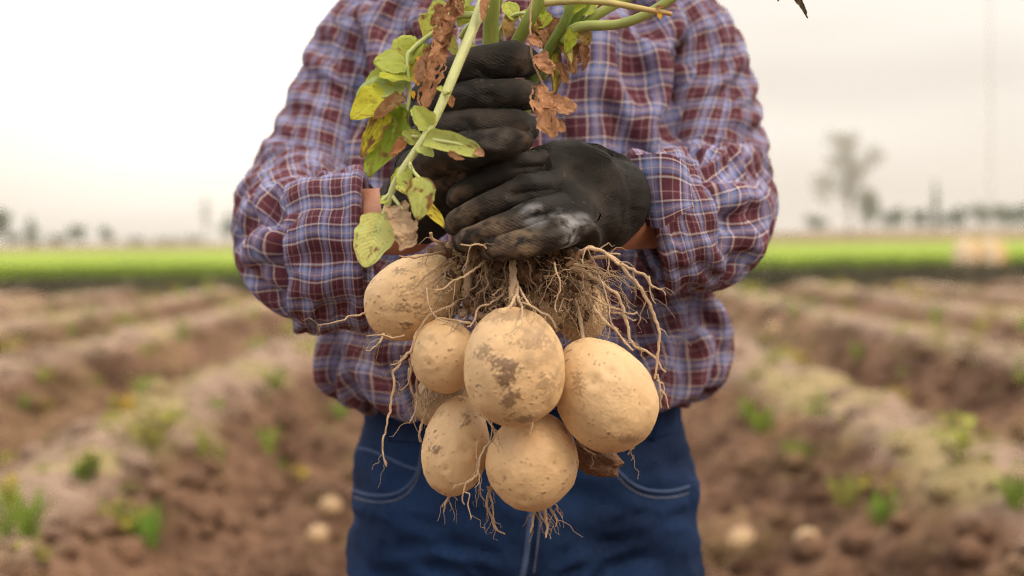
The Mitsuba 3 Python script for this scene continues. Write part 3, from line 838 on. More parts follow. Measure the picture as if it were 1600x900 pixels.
left_path = [PR(600, 20, 1.535, 60), PR(568, 75, 1.53, 76), PR(538, 150, 1.525, 82, 78), PR(512, 225, 1.515, 92, 86), PR(484, 300, 1.490, 104, 98), PR(470, 348, 1.44, 112, 96), PR(474, 376, 1.385, 114, 98), PR(500, 388, 1.335, 108, 98), PR(545, 390, 1.315, 102, 94)]
right_path = [PR(1045, 20, 1.535, 60), PR(1078, 70, 1.53, 76), PR(1098, 140, 1.525, 82, 78), PR(1106, 215, 1.515, 90, 86), PR(1108, 285, 1.490, 98, 96), PR(1110, 322, 1.44, 104, 96), PR(1102, 342, 1.385, 104, 96), PR(1078, 347, 1.335, 100, 96), PR(1040, 345, 1.310, 92, 90)]
SLEEVE_FOLDS = (
    [([(368, 362), (405, 345), (455, 312), (525, 278)], 0.014, 13), ([(380, 300), (420, 272), (480, 262)], -0.006, 16), ([(400, 410), (440, 400), (470, 420)], 0.006, 12), ([(395, 380), (450, 372)], -0.005, 12),
     ([(470, 110), (520, 150), (556, 220)], 0.007, 12), ([(455, 175), (500, 205), (545, 250)], 0.007, 12), ([(540, 60), (548, 130), (560, 230)], 0.010, 12), ([(495, 60), (525, 100)], 0.005, 10), ([(425, 228), (470, 240), (520, 268)], -0.006, 13), ([(420, 440), (450, 455), (480, 500)], 0.006, 10)],
    [([(1085, 262), (1130, 268), (1192, 258)], 0.011, 11), ([(1075, 245), (1130, 243), (1195, 240)], -0.008, 13), ([(1130, 345), (1160, 332), (1196, 335)], 0.012, 12), ([(1115, 290), (1145, 310), (1165, 350), (1180, 400)], -0.007, 11), ([(1100, 370), (1150, 392), (1180, 410)], 0.007, 11),
     ([(1105, 60), (1085, 130), (1060, 215)], 0.010, 12), ([(1160, 120), (1120, 160), (1075, 215)], 0.008, 11), ([(1188, 200), (1150, 205), (1090, 225)], 0.008, 10), ([(1135, 80), (1105, 120)], 0.005, 10), ([(1205, 300), (1190, 350), (1170, 400)], -0.005, 10)])
for side, path, arm, sd in ((0, left_path, (SHL, ELL, WRL), 11), (1, right_path, (SHR, ELR, WRR), 23)):
    n, m = 80, 64
    T, c = sleeve_target(path, n, m)
    s = np.linspace(0, 1, n)[:, None]
    pin = np.zeros((n, 1)); pin[:3] = 0.5; pin[-2:] = 0.3
    nr = norm(T - c[:, None, :3])
    tmm = vfbm(T * 11 + sd, 2, sd) - 0.5
    uu = np.linspace(0, 1, n)[:, None] * 9; vv = np.linspace(0, 2 * np.pi, m, endpoint=False)[None]
    rg1 = np.abs(2 * vfbm(np.stack([uu + 1.1 * np.cos(vv + side), np.cos(vv) * 1.5 + 0 * uu + sd, np.sin(vv) * 1.5 + 0 * uu], -1), 2, sd) - 1)
    T = T + nr * (0.006 * tmm + 0.005 * (0.25 - rg1))[..., None]
    T = crease(T, nr, SLEEVE_FOLDS[side])
    X = drape(T, 1.02 + 0.06 * np.exp(-((s - 0.62) / 0.18) ** 2), 1.01, it=120, tether=0.026, bend=0.5, amp=0.006, wave=(8, 26), seed=sd, grav=0.0001, pins=pin, keep=out_of_arm(*arm, 0.041))
    X = finer(X, 3)
    lu = np.linalg.norm(np.diff(c[:, :3], axis=0), axis=1).sum() * 1.12
    mm, uv = cloth(X, lu, 0.43, 0.02 + 0.013 * side, 0.01)
    sl = put('sleeve', mm, 'm_shirt', shirt, smooth=True, uv=uv)

# rolled-up cuffs: inside the opening, round its edge and back over the sleeve
left_cuff = [PR(545, 389, 1.312, 98, 92), PR(566, 389, 1.307, 108, 98), PR(573, 389, 1.305, 117, 104), PR(572, 389, 1.305, 121, 107), PR(552, 389, 1.308, 122, 110), PR(510, 391, 1.318, 121, 112), PR(468, 394, 1.330, 118, 112), PR(460, 395, 1.332, 114, 109)]
right_cuff = [PR(1040, 342, 1.308, 86, 84), PR(1018, 341, 1.302, 96, 90), PR(1009, 340, 1.300, 104, 95), PR(1010, 340, 1.300, 108, 98), PR(1030, 339, 1.303, 110, 101), PR(1062, 336, 1.312, 108, 103), PR(1092, 333, 1.326, 104, 103), PR(1098, 332, 1.328, 100, 99)]
for side, path, sd in ((0, left_cuff, 5), (1, right_cuff, 9)):
    n, m = 30, 48
    c = np.array(path)
    cc = curve(c, n)
    ax = norm(np.array([[1.0, 0.03, 0.02], [-0.96, -0.03, -0.24]][side]))
    up = np.array([0, -0.2, 1.0]); a = norm(up - ax * (up @ ax)); b = np.cross(ax, a)
    ang = np.linspace(0, 2 * np.pi, m, endpoint=False)
    T = cc[:, None, :3] + cc[:, 3][:, None, None] * np.cos(ang)[None, :, None] * a + cc[:, 4][:, None, None] * np.sin(ang)[None, :, None] * b
    nr = norm(T - cc[:, None, :3])
    T = T + nr * (0.012 * (vfbm(T * 14 + sd, 2, sd) - 0.5))[..., None]
    T = crease(T, nr, [[([(475, 398), (510, 400), (560, 404)], 0.008, 9), ([(470, 300), (510, 290), (560, 280)], -0.004, 12), ([(480, 455), (520, 470), (565, 470)], 0.004, 12)],
                       [([(1018, 388), (1045, 372), (1078, 322)], 0.009, 9), ([(1030, 250), (1055, 245), (1075, 260)], -0.005, 12), ([(1020, 420), (1060, 405), (1100, 395)], 0.004, 12)]][side])
    X = drape(T, 1.02, 1.05, it=90, tether=0.03, bend=0.5, amp=0.008, wave=(16, 9), seed=sd, grav=0.0001)
    X = finer(X, 4)
    mm, uv = cloth(X, 0.17, 0.46, 0.03, 0.02)
    put('rolled_cuff', mm, 'm_shirt', shirt, smooth=True, uv=uv)

fl = np.array([[(982, 243, 1.236), (1022, 240, 1.212), (1058, 246, 1.206), (1076, 262, 1.206)], [(990, 285, 1.222), (1024, 280, 1.201), (1058, 282, 1.194), (1080, 292, 1.196)],
               [(1000, 322, 1.214), (1028, 322, 1.193), (1058, 318, 1.188), (1083, 316, 1.190)], [(1010, 352, 1.210), (1032, 356, 1.190), (1060, 338, 1.187), (1085, 324, 1.190)]], float)
a_, b_ = np.meshgrid(np.linspace(0, 3, 36), np.linspace(0, 3, 36), indexing='ij')
fl = np.stack([ndimage.map_coordinates(fl[..., q], [a_, b_], order=3, mode='nearest') for q in range(3)], -1)
FP = np.array([[at(*q) for q in row] for row in fl])
FP = FP + np.array([0, 1.0, 0]) * (0.008 * (vfbm(FP * 40, 2, 3) - 0.5))[..., None]
i_, j_ = np.meshgrid(np.linspace(0, 0.062, 36), np.linspace(0, 0.056, 36), indexing='ij')
nf = grid_faces(36, 36, False)
uvf = np.stack([j_ + 0.004, i_ + 0.009], -1).reshape(-1, 2)
put('cuff_flap', (np.vstack([FP.reshape(-1, 3), FP.reshape(-1, 3) + [0, 0.0022, 0]]), np.vstack([nf, nf[:, ::-1] + 36 * 36])), 'm_shirt', shirt, smooth=True, uv=np.vstack([uvf, uvf]))


# ------------------------------------------------------------------ the gloves
def glove(name, solids, dust, powder, label, edge=0.0019, smooth_it=4, creases=None):
    tm = skin_mesh(solids, edge, smooth_it)
    v = tm.vertices.copy()
    n = tm.vertex_normals
    v += n * (0.0016 * (vfbm(v * np.array([70, 70, 130]), 3, 2) - 0.5) + 0.0024 * (vfbm(v * 38, 2, 5) - 0.5))[:, None]
    if creases: v = crease(v, n, creases)
    tm.vertices = v
    c = np.array([0.0150, 0.0130, 0.0120]) * (0.75 + 0.6 * vfbm(v * 90, 3, 7))[:, None]
    nz = vfbm(v * 150, 4, 9)
    sp = vnoise(v * 420, 3)
    for q, r, col, k in dust + powder:
        d = np.linalg.norm((v - q), axis=1) / r
        w = np.clip((1.15 - d) * 1.6, 0, 1) * np.clip((nz - 0.34) * 3.2, 0, 1) * k
        c = c * (1 - w[:, None]) + np.array(col) * w[:, None]
    w = np.clip((sp - 0.93) * 20, 0, 1)[:, None] * 0.45
    c = c * (1 - w) + np.array([0.22, 0.17, 0.12]) * w
    w = np.clip((vfbm(v * 45, 3, 13) - 0.46) * 2.2, 0, 1)[:, None] * 0.42
    c = c * (1 - w) + np.array([0.085, 0.062, 0.047]) * w
    key = put(name, tm, 'm_glove', person, smooth=True, color=c)
    lab(key, label)
    return key


def PJ(px, py, Y, rpx):
    return [*at(px, py, Y), rpx * Y / FPX]


BROWN, GREY, TAN = (0.135, 0.095, 0.068), (0.26, 0.26, 0.28), (0.20, 0.14, 0.085)
# upper hand (the person's right): fingers stacked, wrapping round the stems from the left, tips at the right
up_f = [
    [PJ(668, 150, 1.195, 27), PJ(700, 122, 1.150, 29), PJ(748, 103, 1.122, 30), PJ(800, 92, 1.122, 28), PJ(820, 96, 1.150, 24), PJ(800, 100, 1.178, 20)],
    [PJ(662, 185, 1.195, 27), PJ(694, 160, 1.143, 28), PJ(750, 150, 1.112, 27), PJ(806, 148, 1.112, 26), PJ(828, 150, 1.140, 22), PJ(805, 152, 1.172, 20)],
    [PJ(655, 225, 1.195, 27), PJ(684, 203, 1.140, 28), PJ(745, 198, 1.106, 28), PJ(804, 196, 1.106, 26), PJ(822, 200, 1.134, 22), PJ(800, 204, 1.165, 19)],
    [PJ(648, 262, 1.195, 28), PJ(680, 246, 1.138, 29), PJ(735, 232, 1.100, 30), PJ(790, 222, 1.097, 25), PJ(818, 219, 1.103, 16)]]
up = []
for f in up_f: up += chain(f)
wr = [PJ(655, 322, 1.235, 60), PJ(645, 326, 1.262, 60)]
palm = [PJ(672, 165, 1.195, 30), PJ(660, 262, 1.195, 34), PJ(690, 300, 1.190, 42), PJ(655, 318, 1.215, 56)]
up += [m3.Manifold.batch_hull([ball(q, q[3]) for q in palm])]
up += [m3.Manifold.batch_hull([ball(palm[2], palm[2][3]), ball(palm[3], palm[3][3]), ball(wr[0], wr[0][3])]), bone(wr[0], wr[1])]
up += [bone(PJ(700, 270, 1.165, 34), PJ(740, 266, 1.135, 30)), bone(PJ(740, 266, 1.135, 30), PJ(770, 252, 1.128, 24)), bone(PJ(700, 270, 1.165, 34), PJ(690, 300, 1.185, 40))]
up += chain([PJ(690, 250, 1.215, 34), PJ(720, 175, 1.225, 30), PJ(760, 130, 1.222, 26), PJ(790, 105, 1.215, 22)])      # thumb behind the stems
glove('glove', up, [(at(818, 219, 1.10), 0.014, BROWN, 0.7), (at(735, 285, 1.13), 0.035, BROWN, 0.6), (at(822, 105, 1.12), 0.016, BROWN, 0.5), (at(690, 260, 1.14), 0.03, BROWN, 0.4)],
      [(at(775, 210, 1.085), 0.014, (0.09, 0.075, 0.065), 0.6)], 'black knit glove with four stacked fingers, the upper of the two', creases=[([(735, 108), (752, 112), (760, 125)], 0.0018, 7), ([(760, 150), (772, 158), (768, 172)], 0.0018, 7), ([(700, 140), (720, 132), (740, 150)], 0.0016, 6), ([(720, 190), (735, 200), (730, 215)], 0.0016, 7), ([(740, 230), (790, 236)], -0.0012, 6), ([(690, 265), (720, 285), (690, 310)], 0.003, 10), ([(655, 300), (690, 330), (690, 360)], 0.003, 10)])
# lower hand (the person's left): back of the hand to the camera, fingers reaching left and down
lo_f = [
    [PJ(850, 262, 1.165, 28), PJ(812, 258, 1.128, 22), PJ(760, 278, 1.118, 19), PJ(718, 304, 1.124, 17), PJ(712, 312, 1.150, 16)],
    [PJ(868, 292, 1.140, 28), PJ(822, 296, 1.098, 23), PJ(762, 322, 1.092, 21), PJ(718, 344, 1.100, 19), PJ(710, 350, 1.130, 18)],
    [PJ(880, 326, 1.128, 28), PJ(836, 334, 1.084, 23), PJ(778, 356, 1.078, 21), PJ(734, 374, 1.088, 20), PJ(726, 378, 1.118, 18)],
    [PJ(902, 352, 1.122, 30), PJ(862, 366, 1.080, 25), PJ(818, 382, 1.070, 23), PJ(775, 386, 1.078, 21), PJ(764, 387, 1.105, 19)]]
lo = []
for f in lo_f: lo += chain(f)
wrl = [PJ(932, 312, 1.195, 82), PJ(946, 313, 1.245, 70)]
hand = [PJ(850, 262, 1.165, 34), PJ(868, 292, 1.142, 32), PJ(882, 324, 1.130, 32), PJ(902, 352, 1.124, 34), PJ(918, 288, 1.180, 62), PJ(922, 330, 1.178, 58)]
lo += [m3.Manifold.batch_hull([ball(q, q[3]) for q in hand]), m3.Manifold.batch_hull([ball(hand[4], hand[4][3]), ball(hand[5], hand[5][3]), ball(wrl[0], wrl[0][3] * 0.92)]),
       m3.Manifold.batch_hull([ball(wrl[0], wrl[0][3]), ball(wrl[1], wrl[1][3])])]
lo += chain([PJ(925, 262, 1.19, 38), PJ(872, 252, 1.215, 32), PJ(825, 262, 1.225, 28), PJ(790, 280, 1.220, 24)])        # thumb behind
glove('glove', lo, [(at(708, 308, 1.11), 0.016, BROWN, 0.85), (at(712, 348, 1.09), 0.022, BROWN, 0.9), (at(735, 376, 1.075), 0.026, BROWN, 0.85), (at(790, 385, 1.06), 0.026, BROWN, 0.95), (at(760, 322, 1.07), 0.010, TAN, 0.8),
                    (at(772, 345, 1.06), 0.011, TAN, 0.9), (at(818, 378, 1.055), 0.016, TAN, 0.7), (at(904, 325, 1.09), 0.009, TAN, 0.6), (at(902, 305, 1.09), 0.006, TAN, 0.5)],
      [(at(802, 302, 1.075), 0.0105, GREY, 0.95), (at(835, 335, 1.07), 0.012, GREY, 0.7), (at(885, 366, 1.09), 0.020, GREY, 0.9), (at(915, 345, 1.10), 0.012, GREY, 0.4), (at(785, 262, 1.095), 0.010, GREY, 0.6)],
      'dusty black knit glove with its back to the camera, the lower of the two', creases=[([(862, 240), (920, 246), (965, 276), (990, 330)], -0.0065, 15), ([(905, 262), (935, 290), (945, 340), (935, 385)], 0.0034, 14), ([(960, 262), (985, 300), (985, 360)], 0.0055, 13), ([(880, 240), (905, 262), (918, 300)], 0.0024, 12), ([(925, 225), (960, 240), (990, 265)], 0.006, 9), ([(915, 350), (930, 365), (928, 395)], -0.005, 9), ([(805, 304), (835, 300), (868, 296)], 0.0028, 7), ([(815, 345), (845, 338), (875, 332)], 0.0028, 7), ([(855, 358), (880, 350), (900, 338)], 0.0025, 7), ([(800, 262), (835, 262), (862, 256)], 0.002, 6)])

# ------------------------------------------------------------------ the potatoes
SKIN = np.array([0.625, 0.430, 0.235]); EARTH = np.array([0.13, 0.073, 0.044])


def potato(c, ax, radii, seed, label, dirt=0.0, eyes=7, sub=6, smear=(), squash=0.0, tone=1.0, name='potato', group='potatoes hanging from the plant'):
    """c centre, ax the long axis, radii along it, across, and in depth."""
    s = trimesh.creation.icosphere(sub, 1.0)
    u = s.vertices.copy()
    r2 = np.random.default_rng(seed)
    e = 2.0
    k = (np.abs(u) ** e).sum(1) ** (-1 / e)
    v = u * k[:, None]
    v *= 1 + squash * v[:, :1] * np.array([0, 1, 1])
    v *= (1 + 0.12 * (vfbm(u * 1.1 + seed * 3.7, 2, seed) - 0.5) + 0.035 * (vfbm(u * 3.1 + seed, 3, seed + 1) - 0.5))[:, None]
    v *= radii
    x = norm(ax); y = norm(np.cross([0.0, 1.0, 0], x)); z = np.cross(x, y)
    R = np.stack([x, y, z])
    v = v @ R
    R0 = np.mean(radii)
    col_eye = np.zeros(len(v))
    d = norm(r2.normal(size=(eyes, 3))); d[:, 1] -= 0.35; d = norm(d)
    un = norm(v)
    for q in range(eyes):
        w = np.arccos(np.clip(un @ d[q], -1, 1)) * R0
        hor = np.abs((v @ norm(np.cross(d[q], [0.3, 0.2, 1])))) / R0
        rr = R0 * r2.uniform(0.09, 0.15)
        v -= un * (0.0010 * np.exp(-(w / rr) ** 2))[:, None] * r2.uniform(0.4, 1.1)
        v += un * (0.0004 * np.exp(-((w - rr * 1.7) / rr) ** 2))[:, None]
        col_eye = np.maximum(col_eye, np.exp(-(w / (rr * 0.42)) ** 2) * r2.uniform(0.3, 1))
    v += un * (0.0005 * (vfbm(v * 190 + seed, 3, seed) - 0.5))[:, None]
    p = v @ np.array([[0.62, 0.71, -0.33], [-0.55, 0.69, 0.47], [0.56, -0.11, 0.82]]) + seed * 0.31
    f1 = vfbm(p * 26, 4, 3); f2 = vfbm(p * 95, 3, 5); f3 = vfbm(p * 330, 2, 8); f4 = vnoise(p * 240, 4); f5 = vfbm(p * 520, 2, 6)
    c0 = SKIN * tone * (0.86 + 0.28 * f1 + 0.10 * (f3 - 0.5))[:, None]
    warm = np.clip((f1 - 0.45) * 2.4, 0, 1)[:, None]
    c0 = c0 * (1 - warm * 0.25) + np.array([0.55, 0.32, 0.125]) * tone * warm * 0.25
    w = np.clip((f2 - 0.60) * 5, 0, 1) * np.clip((f1 - 0.36) * 4, 0, 1) * (0.30 + 0.5 * dirt)
    w = np.maximum(w, np.clip((f4 - 0.86) * 11, 0, 1) * np.clip((f2 - 0.38) * 4, 0, 1) * 0.75)
    dots = np.clip((vnoise(p * 420 + 3, 14) - 0.75) * 9, 0, 1) * np.clip((vfbm(p * 60, 2, 15) - 0.40) * 4, 0, 1)
    w = np.maximum(w, dots * 0.7)
    film = np.clip((vfbm(p * 34, 4, 16) - 0.42) * 2.2, 0, 1) * (0.16 + dirt * 0.5) * (0.6 + 0.8 * f5)
    w = np.maximum(w, film)
    w = np.maximum(w, col_eye * 0.75 * np.clip(0.4 + f3, 0, 1))
    if dirt > 0:
        w = np.maximum(w, np.clip((f1 * 0.6 + f2 * 0.4 - 0.62 + dirt * 0.45) * 4, 0, 1) * 0.75)
    g = v + c
    for q, rad, amt in smear:
        dd = np.linalg.norm((g - q) / np.asarray(rad), axis=1)
        w = np.maximum(w, np.clip((1.05 - dd + (f2 - 0.5) * 1.9 + (f5 - 0.5) * 1.9) * 1.6, 0, 1) * amt)
    w = np.clip(w, 0, 0.95)[:, None]
    ec = EARTH * (0.75 + 0.7 * f3[:, None])
    v += un * (0.0007 * w)
    key = put(name, (v + c, s.faces), 'm_potato', smooth=True, color=np.clip(c0 * (1 - w) + ec * w, 0, 1))
    lab(key, label, 'potato', group)
    return key


def PT(px, py, Y, rx, ry, rd, tilt=90.0, **k):
    """Centre pixel, distance, half sizes along / across in photograph pixels, depth half size as a share; tilt of the long axis in the picture."""
    s = Y / FPX
    a = math.radians(tilt)
    return potato(at(px, py, Y), np.array([math.cos(a), 0, math.sin(a)]), np.array([rx * s, ry * s, rd * s]), **k)


PT(803, 573, 1.055, 93, 80, 80, 92, seed=1, squash=-0.03, dirt=0.16, eyes=6, label='large round potato in the middle with a dark soil smear down its front',
   smear=[(at(790, 570, 1.02), (0.009, 0.03, 0.008), 0.85), (at(793, 590, 1.02), (0.009, 0.03, 0.012), 0.9), (at(797, 622, 1.02), (0.008, 0.03, 0.009), 0.7), (at(835, 535, 1.02), (0.020, 0.03, 0.007), 0.55), (at(760, 548, 1.03), (0.007, 0.03, 0.006), 0.6), (at(850, 600, 1.02), (0.008, 0.03, 0.010), 0.45), (at(800, 492, 1.04), (0.024, 0.05, 0.005), 0.55), (at(815, 655, 1.03), (0.010, 0.03, 0.004), 0.6)])
PT(944, 617, 1.085, 96, 76, 77, 120, seed=2, squash=-0.10, eyes=9, label='big egg-shaped potato at the right of the cluster',
   smear=[(at(960, 550, 1.05), (0.012, 0.03, 0.003), 0.6), (at(905, 605, 1.05), (0.006, 0.03, 0.010), 0.45), (at(985, 690, 1.05), (0.016, 0.03, 0.004), 0.5)])
PT(832, 720, 1.10, 79, 70, 70, 80, seed=3, squash=-0.06, eyes=8, label='clean rounded potato hanging lowest in the cluster')
PT(712, 696, 1.125, 80, 52, 58, 82, seed=4, squash=-0.10, eyes=8, label='oval potato at the lower left of the cluster', smear=[(at(726, 652, 1.09), (0.005, 0.03, 0.007), 0.7), (at(680, 707, 1.09), (0.006, 0.03, 0.004), 0.8)])
PT(694, 556, 1.108, 58, 53, 53, 100, seed=5, eyes=6, label='smallest round potato of the front ones, left of the middle one', smear=[(at(722, 508, 1.07), (0.014, 0.04, 0.005), 0.5)])
PT(648, 463, 1.135, 82, 62, 62, 28, seed=6, squash=-0.05, eyes=9, label='big potato at the upper left of the cluster below the curled leaf',
   smear=[(at(640, 478, 1.09), (0.010, 0.03, 0.005), 0.65), (at(632, 508, 1.10), (0.008, 0.03, 0.003), 0.8), (at(690, 450, 1.10), (0.030, 0.05, 0.022), 0.42), (at(625, 424, 1.10), (0.006, 0.03, 0.003), 0.6)])
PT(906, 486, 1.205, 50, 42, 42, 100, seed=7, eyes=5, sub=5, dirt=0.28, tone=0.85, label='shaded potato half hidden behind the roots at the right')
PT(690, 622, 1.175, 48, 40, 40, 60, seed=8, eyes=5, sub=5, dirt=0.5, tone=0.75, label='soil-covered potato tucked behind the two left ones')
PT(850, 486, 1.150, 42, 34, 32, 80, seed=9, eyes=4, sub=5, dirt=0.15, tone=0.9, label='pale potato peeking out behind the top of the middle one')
# a lump of soil still stuck below the right-hand potato
s = trimesh.creation.icosphere(5, 1.0)
v = s.vertices * np.array([0.020, 0.017, 0.0125]) * (0.75 + 0.65 * vfbm(s.vertices * 2.4, 4, 3))[:, None]
p = at(930, 716, 1.135)
ca, sa = math.cos(-0.45), math.sin(-0.45)
v = np.stack([v[:, 0] * ca - v[:, 2] * sa, v[:, 1], v[:, 0] * sa + v[:, 2] * ca], -1)
f3 = vfbm(v * 300, 3, 2)[:, None]
key = put('soil_lump', (v + p, s.faces), 'm_solid', smooth=True, color=np.array([0.13, 0.07, 0.042]) * (0.6 + 0.9 * f3))
lab(key, 'crumbly brown soil lump stuck under the right potato', 'soil lump')

# potatoes left lying on the soil
for i, (px, py, r, label) in enumerate(((1262, 850, 17, 'round pale potato lying on the soil to the right of the jeans'), (1158, 856, 21, 'pale potato half sunk in the soil close to the right thigh'), (516, 798, 15, 'pale potato on the soil just left of the jeans pocket'),
                                        (496, 843, 15, 'pale potato on the soil below the other one left of the jeans'), (1210, 520, 10, 'small pale potato far up the field by the right elbow'))):
    p = on_ground(px, py)
    rr = r / FPX * p[1] * 1.1
    potato(p + [0, 0, rr * 0.35], np.array([1, 0.3, 0.1]), np.array([rr * 1.15, rr, rr]), 20 + i, label, dirt=0.42, tone=0.72, eyes=4, sub=4, group=None)

# ------------------------------------------------------------------ the plant: stems, leaves, roots
plant = numbered('potato_plant')
lab(plant, 'uprooted potato plant with wilting leaves and tangled roots gripped in both gloves', 'potato plant')
prng = np.random.default_rng(12)


def stem(pts, r0, r1, col, n=40, name='stem', jig=0.0, sides=12, tip=None):
    """pts: pixels with distances; radii in photograph pixels."""
    c = curve([at(*q) for q in pts], n)
    if jig: c = c + (vfbm(np.arange(n)[:, None] * [0.5, 0.3, 0.2] + pts[0][0], 3, 4)[:, None] - 0.5) * jig * np.array([1, 1, 0.4])
    Y = pts[0][2]
    t = np.linspace(0, 1, n)
    r = (r0 + (r1 - r0) * t) * Y / FPX * (1 + 0.14 * (vfbm(np.stack([t * 9, 0 * t, 0 * t + pts[0][0]], -1), 2, 3) - 0.5))
    v, f = tube(c, r, sides)
    w = vfbm(v * np.array([120, 120, 30]), 3, 5)[:, None]
    tt = np.r_[np.repeat(t, sides), 0, 1][:, None]
    cc = np.array(col) * (0.8 + 0.4 * w)
    if tip is not None: cc = cc * (1 - tt ** 2) + np.array(tip) * tt ** 2
    return put(name, (v, f), 'm_stem', plant, smooth=True, color=cc), c


GR1, GR2, GR3, PALE = (0.27, 0.34, 0.075), (0.36, 0.42, 0.13), (0.17, 0.25, 0.05), (0.47, 0.50, 0.22)
stem([(762, 420, 1.160), (764, 250, 1.162), (766, 120, 1.160), (767, 40, 1.150), (772, -30, 1.140), (776, -160, 1.13)], 14, 11, (0.28, 0.33, 0.07))
stem([(800, 420, 1.168), (785, 200, 1.170), (797, 95, 1.165), (816, 50, 1.150), (838, 10, 1.140), (862, -40, 1.13)], 11, 10, GR1)
stem([(820, 420, 1.172), (810, 220, 1.178), (838, 110, 1.175), (868, 70, 1.165), (893, 40, 1.155), (930, -30, 1.15)], 14, 9, GR3)
stem([(845, 120, 1.190), (872, 76, 1.172), (905, 45, 1.160), (935, 22, 1.150), (985, -6, 1.14), (1030, -30, 1.13)], 9, 7, GR2)
stem([(880, 66, 1.150), (905, 42, 1.142), (940, 40, 1.135), (985, 33, 1.125), (1028, 12, 1.115), (1075, -20, 1.11)], 8, 7, GR2)
stem([(852, 4, 1.115), (900, 1, 1.105), (950, 4, 1.095), (1000, 13, 1.088), (1034, 19, 1.085), (1049, 22, 1.084)], 6.5, 3.5, (0.50, 0.46, 0.17), tip=(0.42, 0.24, 0.09))
stem([(850, 100, 1.165), (866, 62, 1.150), (884, 30, 1.140), (892, -10, 1.135)], 8, 7, (0.20, 0.28, 0.06))
stem([(780, 62, 1.175), (786, 40, 1.170), (803, 24, 1.165), (825, 22, 1.162)], 4, 3, PALE)
stem([(722, 60, 1.175), (744, 32, 1.165), (772, 10, 1.155), (790, -30, 1.150)], 6, 6, GR2)
stem([(690, 45, 1.155), (712, 24, 1.140), (745, 22, 1.130), (760, 8, 1.125)], 5, 6, GR2)
stem([(838, -20, 1.10), (829, 20, 1.095), (829, 62, 1.090), (833, 95, 1.088), (842, 118, 1.086), (848, 136, 1.085)], 1.8, 1.5, (0.34, 0.20, 0.11), jig=0.002, sides=7)
# the long drooping leaf stalk in front
_, rachis = stem([(765, -30, 1.105), (748, 22, 1.090), (724, 80, 1.076), (700, 138, 1.066), (674, 196, 1.060), (642, 246, 1.058), (618, 284, 1.060), (606, 318, 1.062), (598, 338, 1.064)], 9.5, 4.5, PALE, n=60)
stem([(640, 80, 1.125), (636, 105, 1.120), (640, 140, 1.115), (636, 172, 1.110), (626, 215, 1.105)], 3.5, 2.5, GR2)
stem([(690, 44, 1.150), (662, 62, 1.140), (640, 82, 1.128)], 4, 3.5, GR2)
for pts in ([(667, 209, 1.060), (678, 218, 1.052), (700, 222, 1.046), (725, 228, 1.044)], [(640, 250, 1.058), (646, 268, 1.052), (660, 282, 1.047), (672, 292, 1.046)], [(612, 305, 1.061), (622, 318, 1.056), (630, 328, 1.052)],
            [(612, 300, 1.061), (603, 308, 1.060), (596, 314, 1.060)], [(652, 214, 1.062), (640, 213, 1.064), (630, 217, 1.066)], [(692, 150, 1.064), (697, 146, 1.06), (702, 143, 1.058)]):
    stem(pts, 3.4, 2.4, PALE, n=16, sides=8, name='leaf_stalk')


